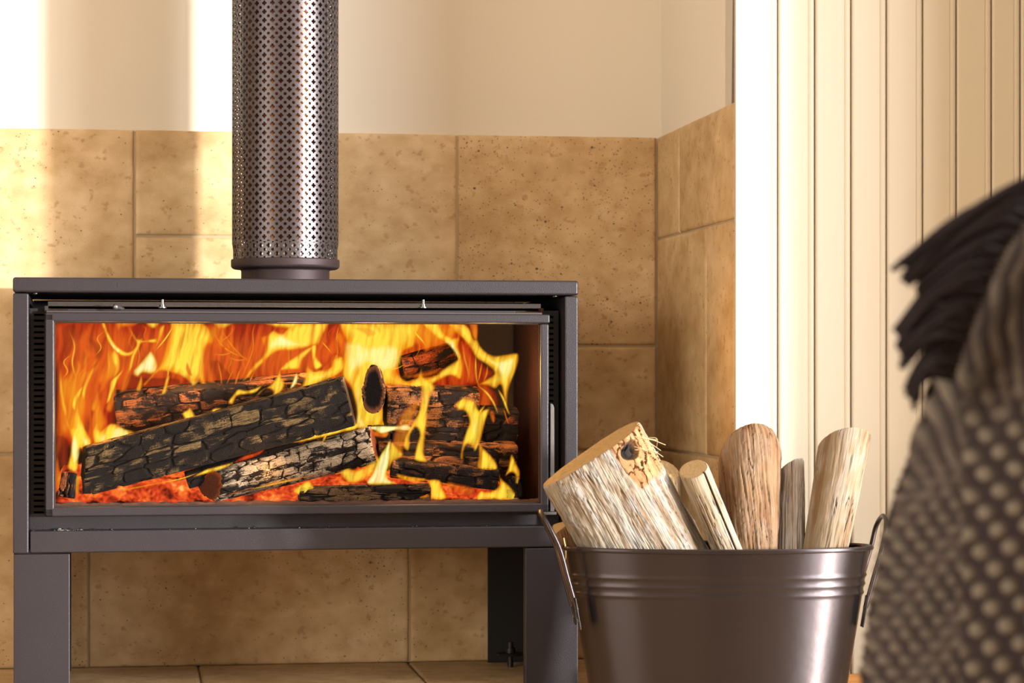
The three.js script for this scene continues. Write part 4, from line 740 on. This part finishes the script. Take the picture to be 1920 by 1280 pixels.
// ------------------------------------------------------------------ oval log bucket
const BZ = 4.36, BC = atDepth(1346, 900, BZ), BS = BZ / FOCAL, RIM_Y = atDepth(1346, 1023.5, BZ).y, BW = 289 * BS, BWB = 235 * BS, BD = 0.44;
const bucketPaint = new THREE.MeshPhysicalMaterial({ color: lin(0.056, 0.046, 0.047), metalness: 0.9, roughness: 0.32, anisotropy: 0.85, anisotropyRotation: Math.PI / 2, bumpMap: scaled(plasterBump, 0.3), bumpScale: 0.0004 });
const bucketTurn = -YAW + 0.02;   // turned a little off the sight line
const bucket = group('log_bucket', 'dark brown oval metal bucket filled with firewood beside the stove', 'bucket'); bucket.position.set(BC.x, 0, BC.z); bucket.rotation.y = bucketTurn;
{
  // wall profile: x = share of the half width, with three pressed ribs under the rim and a rolled lip
  const y2 = (py) => atDepth(1346, py, BZ - 0.13).y, ribs = [1088, 1105, 1122].map(y2), prof = [];
  for (let i = 0; i <= 150; i++) { const t = i / 150, y = lerp(0.006, RIM_Y - 0.006, t); let r = lerp(BWB, BW * 0.985, t); for (const q of ribs) r += 0.0026 * Math.exp(-(((y - q) / 0.0034) ** 2)); prof.push([r, y]); }
  const lip = []; for (let i = 0; i <= 14; i++) { const a = -Math.PI / 2 + i / 14 * Math.PI * 1.6; lip.push([BW * 0.985 + 0.0035 + Math.cos(a) * 0.0042, RIM_Y - 0.002 + Math.sin(a) * 0.0042]); }
  const inner = []; for (let i = 0; i <= 30; i++) { const t = i / 30, y = lerp(RIM_Y - 0.006, 0.012, t); inner.push([lerp(BW * 0.985, BWB, t) - 0.002, y]); }
  const oval = (list) => { const g = lathe(list, 160), p = g.attributes.position; for (let i = 0; i < p.count; i++) { const r = Math.hypot(p.getX(i), p.getZ(i)) || 1e-6, c = p.getX(i) / r, s = p.getZ(i) / r; const R = r; p.setXYZ(i, c * R, p.getY(i), s * (BD * R + 0)); } g.computeVertexNormals(); seamless(g, list.length); return metricUV(g); };
  function seamless(g, rows) { const n = g.attributes.normal, c = n.count / rows; for (let r = 0; r < rows; r++) { const a = r, b = (c - 1) * rows + r; n.setXYZ(b, n.getX(a), n.getY(a), n.getZ(a)); } }
  mesh('bucket_body', oval([[0.001, 0.004], [BWB - 0.004, 0.004], [BWB, 0.006], ...prof]), bucketPaint, bucket);
  mesh('rolled_rim', oval(lip), bucketPaint, bucket);
  mesh('bucket_lining', oval([...inner, [0.001, 0.012]]), std({ color: lin(0.03, 0.024, 0.022), metalness: 0.4, roughness: 0.5, side: THREE.DoubleSide }), bucket);
  // drop handles at both ends: a bent flat strap with two riveted feet
  for (const side of [1, -1]) {
    const h = new THREE.Group(); h.name = numbered('handle'); bucket.add(h); h.rotation.y = 0.055;
    const up = side > 0 ? 0.052 : 0.062, gap = 0.042, at = (y) => lerp(BWB, BW * 0.985, (y - 0.006) / (RIM_Y - 0.012)), foot = y2(1150), top = RIM_Y + up;
    const out = side > 0 ? 0.024 : 0.042, xr = BW + 0.0125, xf = at(foot) + 0.003;
    const line = [[xf, foot, -gap], [lerp(xf, xr, 0.5), lerp(foot, RIM_Y, 0.5), -gap], [xr, RIM_Y, -gap], [lerp(xr, BW + out, 0.55), RIM_Y + up * 0.55, -gap * 0.94], [lerp(xr, BW + out, 0.9), top - 0.008, -gap * 0.62], [BW + out, top, 0], [lerp(xr, BW + out, 0.9), top - 0.008, gap * 0.62], [lerp(xr, BW + out, 0.55), RIM_Y + up * 0.55, gap * 0.94], [xr, RIM_Y, gap], [lerp(xf, xr, 0.5), lerp(foot, RIM_Y, 0.5), gap], [xf, foot, gap]];
    const strap = tube(line.map(([x, y, z]) => V(x * side, y, z)), 0.0042, 120, 10); metricUV(strap);
    mesh('strap', strap, bucketPaint, h);
    for (const z of [-gap, gap]) {
      const lug = block(V(-0.0012, -0.034, -0.011), V(0.0012, 0.022, 0.011), 0.001), tilt = Math.atan2(BW - BWB, RIM_Y); lug.rotateZ(-tilt * 1.0); lug.translate(at(foot) + 0.0026, foot, z); if (side < 0) { lug.rotateY(Math.PI); }
      mesh('lug', lug, bucketPaint, h);
      for (const dy of [-0.02, 0.0]) { const r = new THREE.SphereGeometry(0.0036, 14, 8); r.scale(0.6, 1, 1); r.translate((at(foot + dy) + 0.0042) * side, foot + dy, side < 0 ? -z : z); mesh('rivet', r, brightSteel, h); }
    }
  }
}
// ------------------------------------------------------------------ firewood in the bucket
const barkSkin = (L) => (a, u, m, arc, seed) => {
  const tw = arc + m * (L.twist ?? 0) + 0.004 * fbm(m * 12, arc * 16, seed, 2), n = L.across ?? 130, al = L.along ?? 7;
  const lines = fbm(m * al, tw * n, seed, 4), fib = noise(m * 26, tw * 900, seed + 3) + 0.7 * noise(m * 60, tw * 2100, seed + 4), patch = fbm(m * 9, tw * 30, seed + 5, 3), streak = fbm(m * 3.5, tw * 60, seed + 7, 3), knob = fbm(m * 22, arc * 32, seed + 8, 3);
  const furrow = sstep(-lines, L.sparse ?? 0.14, 0.38), ridge = Math.abs(fbm(m * 4, tw * n * 0.45, seed + 12, 3)), cut = (1 - sstep(ridge, 0.004, 0.022)) * sstep(patch + 0.3 * knob, -0.12, 0.12), fleck = sstep(noise(m * 55, tw * 330, seed + 15), 0.50, 0.66) * sstep(knob, 0.0, 0.2);
  let c = mix3(L.pale, L.warm, sstep(streak * 1.5 + patch, -0.12, 0.42)); c = mix3(c, L.grey, sstep(knob * 1.3 - streak, -0.05, 0.3) * (L.weather ?? 0.5));
  c = mix3(c, L.dark, clamp(furrow * (L.furrow ?? 0.6) + cut * 0.95 + fleck * 0.7, 0, 1)); const g = clamp(1 + 0.42 * fib + 0.22 * lines + 0.3 * knob, 0.3, 1.6); c = c.map((k) => Math.max(0.003, k * g * 0.50));
  const sp = L.split ? 1 - sstep(Math.abs(((a + Math.PI) % (Math.PI * 2)) - Math.PI - L.split[0] - 0.05 * fbm(m * 9, 2, seed)) / L.split[1], 0.6, 1.1) : 0; if (sp > 0) c = mix3(c, L.dark.map((q) => q * 0.35), sp);
  return { lift: -0.004 * sp + (L.relief ?? 0.0016) * (lines * 1.2 - furrow * 0.8) - 0.0018 * cut - 0.0008 * fleck + (L.lump ?? 0.003) * knob + 0.00025 * fib, c };
};
const rings = (pale, dark, n) => (a, q, e, seed) => { const w = q * n + 1.4 * fbm(Math.cos(a) * q * 2.2, Math.sin(a) * q * 2.2, seed, 3), t = 0.5 + 0.5 * Math.sin(w * Math.PI * 2), ray = noise(a * 22, q * 2, seed), c = mix3(pale, dark, clamp(t * 0.45 + 0.2 * ray + 0.35 * sstep(q, 0.88, 1), 0, 1)); return c.map((k) => k * 0.62 * (1 + 0.25 * fbm(Math.cos(a) * q * 14, Math.sin(a) * q * 14, seed + 2, 3))); };
// torn, blocky orange wood where a branch broke away near the top end, round a dark hollow
const knotted = (skin) => (a, u, m, arc, seed) => {
  const k = skin(a, u, m, arc, seed), A = ((a + Math.PI) % (Math.PI * 2)) - Math.PI, da = A - 0.95, du = 1 - u, wob = 0.12 * fbm(m * 30, arc * 40, 5, 3), inside = 1 - sstep(Math.max(Math.abs(da) / (0.62 - 0.9 * Math.max(0, du - 0.12)), du / 0.30) + wob, 0.86, 0.98);
  if (inside <= 0) return k;
  const [f1, f2, id] = worley(m / 0.05 + wob * 7, arc / 0.014 + wob * 5, 7), chunk = sstep((f2 - f1) / (0.03 + 0.3 * clamp(0.2 + fbm(m * 60, arc * 60, 6, 2), 0, 1)), 0.1, 1), h = id - Math.floor(id), hollow = 1 - sstep(Math.hypot((A - 0.72) / 0.24, (du - 0.075) / 0.055) + wob * 2, 0.6, 1.0), fib = noise(m * 120, arc * 700, 3);
  let c = mix3([0.20, 0.085, 0.03], mix3([0.36, 0.16, 0.055], [0.44, 0.25, 0.11], h), chunk).map((q) => q * (0.8 + 0.45 * fib)); c = mix3(c, [0.012, 0.007, 0.005], hollow);
  return { lift: lerp(k.lift, -0.004 + 0.005 * chunk * (0.4 + h) - 0.014 * hollow, inside), c: mix3(k.c, c, inside) };
};
// centre line from the top end (px, py, depth) down into the bucket, half widths in px
function firewood(label, tx, ty, bx, by, depth, depthB, h0, h1, o) {
  const Q = atDepth(tx, ty, depth), P0 = atDepth(bx, by, depthB), dir = P0.clone().sub(Q).normalize(), reach = o.reach ?? (P0.y - 0.03) / Math.max(0.2, -dir.y), P = P0.clone().addScaledVector(dir, Math.max(0, reach)), k = depth / FOCAL;
  return makeLog('firewood_log', label, { P, Q, r0: h1 * k, r1: h0 * k, profile: o.profile ?? ((a) => 1 + 0.05 * Math.sin(a * 2 + 1)), skin: o.knot ? knotted(barkSkin(o.look)) : barkSkin(o.look), nu: o.nu ?? 260, na: o.na ?? 170, material: woodSkin, textured: {}, endColor: o.end ?? rings([0.62, 0.42, 0.19], [0.40, 0.22, 0.08], 9), cutQ: o.cut, seed: o.seed, side: AHEAD.clone().negate(), category: 'firewood', bow: o.bow, endRough: o.endRough });
}
const greyLook = { pale: [0.62, 0.53, 0.41], warm: [0.38, 0.26, 0.155], grey: [0.50, 0.465, 0.43], dark: [0.10, 0.055, 0.03], across: 380, along: 13, weather: 0.7, relief: 0.0016, lump: 0.005, furrow: 0.55, sparse: 0.16 };
const bigLog = firewood('thick weathered grey split log leaning left with a broken knot, largest in the bucket', 1112, 848, 1222, 1044, 4.345, 4.37, 108.5, 106.5, { seed: 61, nu: 330, na: 260, knot: true, look: greyLook, profile: (a, u) => (1 + 0.05 * Math.sin(a * 3)) * (Math.abs(Math.cos(a)) > 0 ? 1 : 1) * (1 - 0.30 * Math.abs(Math.cos(a)) ** 2), cut: V(-0.56, 0.82, 0.02).normalize(), end: rings([0.60, 0.38, 0.14], [0.34, 0.18, 0.06], 7), endRough: 0.004, reach: 0.10 });
firewood('small upright stick with a frayed yellow cut end behind the thick grey log', 1248, 879, 1252, 1040, 4.44, 4.42, 28, 27, { seed: 67, look: { pale: [0.44, 0.28, 0.13], warm: [0.30, 0.16, 0.07], grey: [0.4, 0.3, 0.18], dark: [0.07, 0.035, 0.015], across: 160, weather: 0.3, relief: 0.0008, lump: 0.001 }, nu: 140, na: 100, cut: V(0.15, 0.88, 0.45).normalize(), endRough: 0.005 });
firewood('slim pale debarked pole with a long dark split leaning on the thick brown log', 1300, 879, 1367, 1040, 4.31, 4.32, 29.3, 27.3, { seed: 71, look: { pale: [0.66, 0.53, 0.37], warm: [0.50, 0.35, 0.20], grey: [0.55, 0.50, 0.44], dark: [0.11, 0.06, 0.03], across: 380, along: 4, weather: 0.45, relief: 0.0006, lump: 0.0006, furrow: 0.12, split: [0.52, 0.07] }, nu: 160, na: 150, cut: V(-0.42, 0.82, 0.40).normalize(), reach: 0.06 });
firewood('thick upright reddish brown log with a rounded top in the middle of the bucket', 1408, 822, 1406, 1040, 4.40, 4.38, 60, 44, { seed: 73, look: { pale: [0.44, 0.26, 0.13], warm: [0.32, 0.15, 0.06], grey: [0.40, 0.29, 0.20], dark: [0.07, 0.03, 0.015], across: 230, along: 10, weather: 0.45, relief: 0.0018, lump: 0.003, twist: 0.12, furrow: 0.5, sparse: 0.18 }, profile: (a, u) => { const e = clamp((u - 0.90) / 0.10, 0, 1); return Math.sqrt(1 - 0.55 * e * e) * (1 + 0.03 * Math.sin(a * 3)); }, cut: V(0.05, 0.75, -0.60).normalize(), end: rings([0.40, 0.24, 0.12], [0.25, 0.12, 0.05], 8) });
firewood('thin grey log with finely furrowed bark between two thicker logs', 1484, 874, 1483, 1040, 4.42, 4.40, 24, 34, { seed: 79, look: { pale: [0.95, 0.84, 0.74], warm: [0.60, 0.44, 0.34], grey: [0.90, 0.82, 0.80], dark: [0.08, 0.05, 0.04], across: 230, along: 5, weather: 0.8, furrow: 0.9, relief: 0.0032, lump: 0.001 }, nu: 220, na: 150, cut: V(-0.3, 0.8, -0.5).normalize() });
firewood('smooth tan log with a long dark crack leaning right at the bucket end', 1584, 829, 1546, 1040, 4.36, 4.36, 49, 33, { seed: 83, look: { pale: [0.52, 0.38, 0.24], warm: [0.36, 0.21, 0.10], grey: [0.50, 0.44, 0.37], dark: [0.08, 0.045, 0.025], across: 170, along: 5, weather: 0.5, relief: 0.0007, lump: 0.001, furrow: 0.3, split: [0.98, 0.035] }, cut: V(0.05, 0.86, -0.5).normalize() });
firewood('short orange split wedge low behind the left bucket handle', 1050, 986, 1066, 1040, 4.38, 4.38, 22, 24, { seed: 89, look: { pale: [0.46, 0.24, 0.09], warm: [0.34, 0.15, 0.05], grey: [0.4, 0.22, 0.1], dark: [0.10, 0.04, 0.015], across: 120, along: 4, weather: 0.2, relief: 0.0006, lump: 0.001 }, nu: 120, na: 90, profile: splitProfile([[0.4, 0.8], [2.5, 0.7], [4.6, 0.75]], 0.1), cut: V(-0.5, 0.8, 0.2).normalize(), reach: 0.08 });
// loose bark strings at the broken knot
{
  const base = bigLog.position;
  const hair = []; for (let i = 0; i < 9; i++) { const px = 1186 + 22 * rnd(), py = 815 + 30 * rnd(), a = atDepth(px, py, 4.25).sub(base), b = atDepth(px + 12 + 18 * rnd(), py + 14 * (rnd() - 0.6), 4.245).sub(base), c = atDepth(px + 22 + 26 * rnd(), py + 4 + 14 * rnd(), 4.26).sub(base); hair.push(tube([a, b, c], 0.0005, 12, 4)); }
  mesh('bark_fibre', merge(hair), std({ color: lin(0.62, 0.46, 0.25), roughness: 0.8 }), bigLog);
}
{ const st = group('straw', 'single pale yellow straw hanging over the bucket rim', 'straw'); const p = atDepth(1058, 1030, 4.335); st.position.copy(p);
  mesh('blade', tube([[1057, 1008], [1061, 1030], [1061, 1045], [1058, 1054]].map(([x, y]) => atDepth(x, y, 4.335).sub(p)), 0.0011, 20, 6), std({ color: lin(0.62, 0.52, 0.22), roughness: 0.6 }), st); }

// ------------------------------------------------------------------ chunky woven throw in the foreground, draped over a chair back
{
  const D = 2.2, k = D / FOCAL, cx = 2130, o = atDepth(cx, HORIZON, D + 0.12);
  const throwG = group('blanket', 'chunky beige and dark brown woven throw with dark fringe draped in the foreground', 'blanket'); throwG.position.set(o.x, 0, o.z); throwG.rotation.y = -YAW;
  const edge = [[335, 1930], [352, 1922], [373, 1908], [430, 1864], [507, 1813], [591, 1774], [698, 1740], [798, 1712], [882, 1682], [966, 1652], [1066, 1629], [1180, 1610], [1280, 1597], [1500, 1575], [1900, 1560]];
  const leftAt = (py) => { for (let i = 0; i < edge.length - 1; i++) { const [a, b] = edge[i], [c, d] = edge[i + 1]; if (py <= c) return lerp(b, d, clamp((py - a) / (c - a), 0, 1)); } return 1560; };
  const smoothLeft = (py) => (leftAt(py - 20) + 2 * leftAt(py) + leftAt(py + 20)) / 4;
  const yOf = (py) => EYE.y + (HORIZON - py) * k, floorPy = HORIZON + EYE.y / k, topPy = 318;
  // knit: fat pale stitches between dark yarn, in columns that follow the hem
  const light = [0.19, 0.158, 0.122], dark = [0.030, 0.019, 0.020];
  const leanAt = [[300, 175], [350, 120], [430, 50], [520, 10], [620, -5], [720, 0], [850, 22], [1000, 62], [1150, 112], [1300, 165], [2200, 500]];
  const lean = (py) => { for (let i = 0; i < leanAt.length - 1; i++) { const [a, b] = leanAt[i], [c, d] = leanAt[i + 1]; if (py <= c) return lerp(b, d, (py - a) / (c - a)); } return 500; };
  const half = (py) => (cx - smoothLeft(py)) * k;
  const section = (py, a) => { const h = half(py), close = sstep(py, topPy, topPy + 60), x = -Math.cos(a) * h, z = Math.sin(a) * (0.19 * Math.sqrt(clamp(h / 0.25, 0, 1)) * close + 0.01); return [x * (0.25 + 0.75 * close) , z]; };
  const nv = 620, nu = 560, g = sheet(nu, nv, (u, v) => {
    const py = lerp(topPy, floorPy - 4, v ** 1.15), a = u * Math.PI * 2, [x, z] = section(py, a);
    // knit seen from outside: stripes of stitches near the hem that break up into rows of fat beads lower down
    const front = Math.sin(a) >= 0, X = (front ? x / k : 1400 - x / k) + cx, bend = lean(py), s1 = (X - bend) / 27, f1 = s1 - Math.floor(s1), st = 0.5 - 0.5 * Math.cos(f1 * Math.PI * 2), link = 0.75 + 0.25 * Math.sin(py / 15 + Math.floor(s1) * 2.1);
    const sc = Math.abs(X - 1822 + (py - 1000) * 0.05) < 74 ? 1 : 0.66, E = [20.6 * sc, 30.5 * sc], F2 = [-6 * sc, 72 * sc], q = X - 1740 + 8 * fbm(X / 90, py / 90, 4, 2), r = py - 900, det = E[0] * F2[1] - E[1] * F2[0], i0 = Math.round((q * F2[1] - r * F2[0]) / det), j0 = Math.round((E[0] * r - E[1] * q) / det);
    let bd = 9; for (let i = -1; i <= 1; i++) for (let j = -1; j <= 1; j++) { const bx = (i0 + i) * E[0] + (j0 + j) * F2[0], by = (i0 + i) * E[1] + (j0 + j) * F2[1]; bd = Math.min(bd, Math.hypot((q - bx) / (17 * sc), (r - by) / (19 * sc))); }
    const bead = 1 - sstep(bd, 0.45, 1.05), band = 1 - sstep(Math.abs(X - 1822 + (py - 1000) * 0.05), 62, 84), m = sstep(py, 640, 860) * Math.max(band, 0.55 * sstep(py, 800, 1000)), thin = st * link;
    const tone = clamp(lerp(Math.pow(thin, 1.3) * lerp(0.95, 0.62, sstep(py, 650, 950)), bead * 0.9, m), 0, 1), body = lerp(thin, bead, m), fuzz = 1 + 0.25 * noise(X / 3, py / 3, 5);
    const nx = -Math.cos(a), nz = Math.sin(a), lift = 0.007 * body + 0.0015 * noise(X / 8, py / 8, 1);
    return { p: V(x + nx * lift, yOf(py), z + nz * lift), c: mix3(dark, light, tone).map((q) => q * fuzz) };
  }, { wrapU: true });
  outward(g, (q) => V(q.x, 0, q.z));
  const wool = std({ vertexColors: true, roughness: 1 });
  mesh('woven_cloth', g, wool, throwG);
  // fringe: bundles of dark yarn along the upper hem
  const yarn = std({ color: lin(0.014, 0.008, 0.010), roughness: 1 });
  const hem = [[1945, 330], [1912, 352], [1880, 385], [1850, 425], [1822, 470], [1800, 515], [1782, 560], [1766, 605], [1752, 650], [1740, 695], [1728, 735]];
  const inv = (px, py, d) => { const w = atDepth(px, py, d).sub(throwG.position); const c = Math.cos(YAW), s = Math.sin(YAW); return V(w.x * c + w.z * s, w.y, -w.x * s + w.z * c); };
  const clumps = [[[1945, 333], [1895, 362], [1688, 496], [1716, 522], 10, -10], [[1900, 372], [1830, 470], [1694, 512], [1742, 548], 11, -4], [[1835, 462], [1778, 590], [1686, 612], [1702, 655], 13, -8], [[1800, 520], [1770, 600], [1712, 575], [1735, 560], 5, -4], [[1780, 586], [1738, 700], [1688, 652], [1712, 768], 13, -5]];
  for (const [r0, r1, t0, t1, n, arch] of clumps) for (let i = 0; i < n; i++) {
    const f = n > 1 ? i / (n - 1) : 0.5, hx = lerp(r0[0], r1[0], f), hy = lerp(r0[1], r1[1], f), g = clamp(f + 0.5 * (rnd() - 0.5), 0, 1), strands = [];
    for (let s = 0; s < 6; s++) {
      const len = 0.72 + 0.36 * rnd(), tx = lerp(hx, lerp(t0[0], t1[0], g), len) + 10 * (rnd() - 0.5), ty = lerp(hy, lerp(t0[1], t1[1], g), len) + 12 * (rnd() - 0.5), d = D - 0.02 + 0.04 * rnd(), sp = (s - 2.5) * 3.5, bend = arch * (1 + 0.6 * rnd());
      strands.push(tube([inv(hx + 40 + sp, hy + 2 + sp, D - 0.012), inv(hx + 4 + sp * 0.7, hy + sp * 0.7, d - 0.02), inv(lerp(hx, tx, 0.5) + bend * 0.6, lerp(hy, ty, 0.5) + bend, d - 0.014), inv(tx, ty, d)], 0.0023, 18, 6));
    }
    mesh('tassel', metricUV(merge(strands)), yarn, throwG);
  }
}

renderer.render(scene, camera);
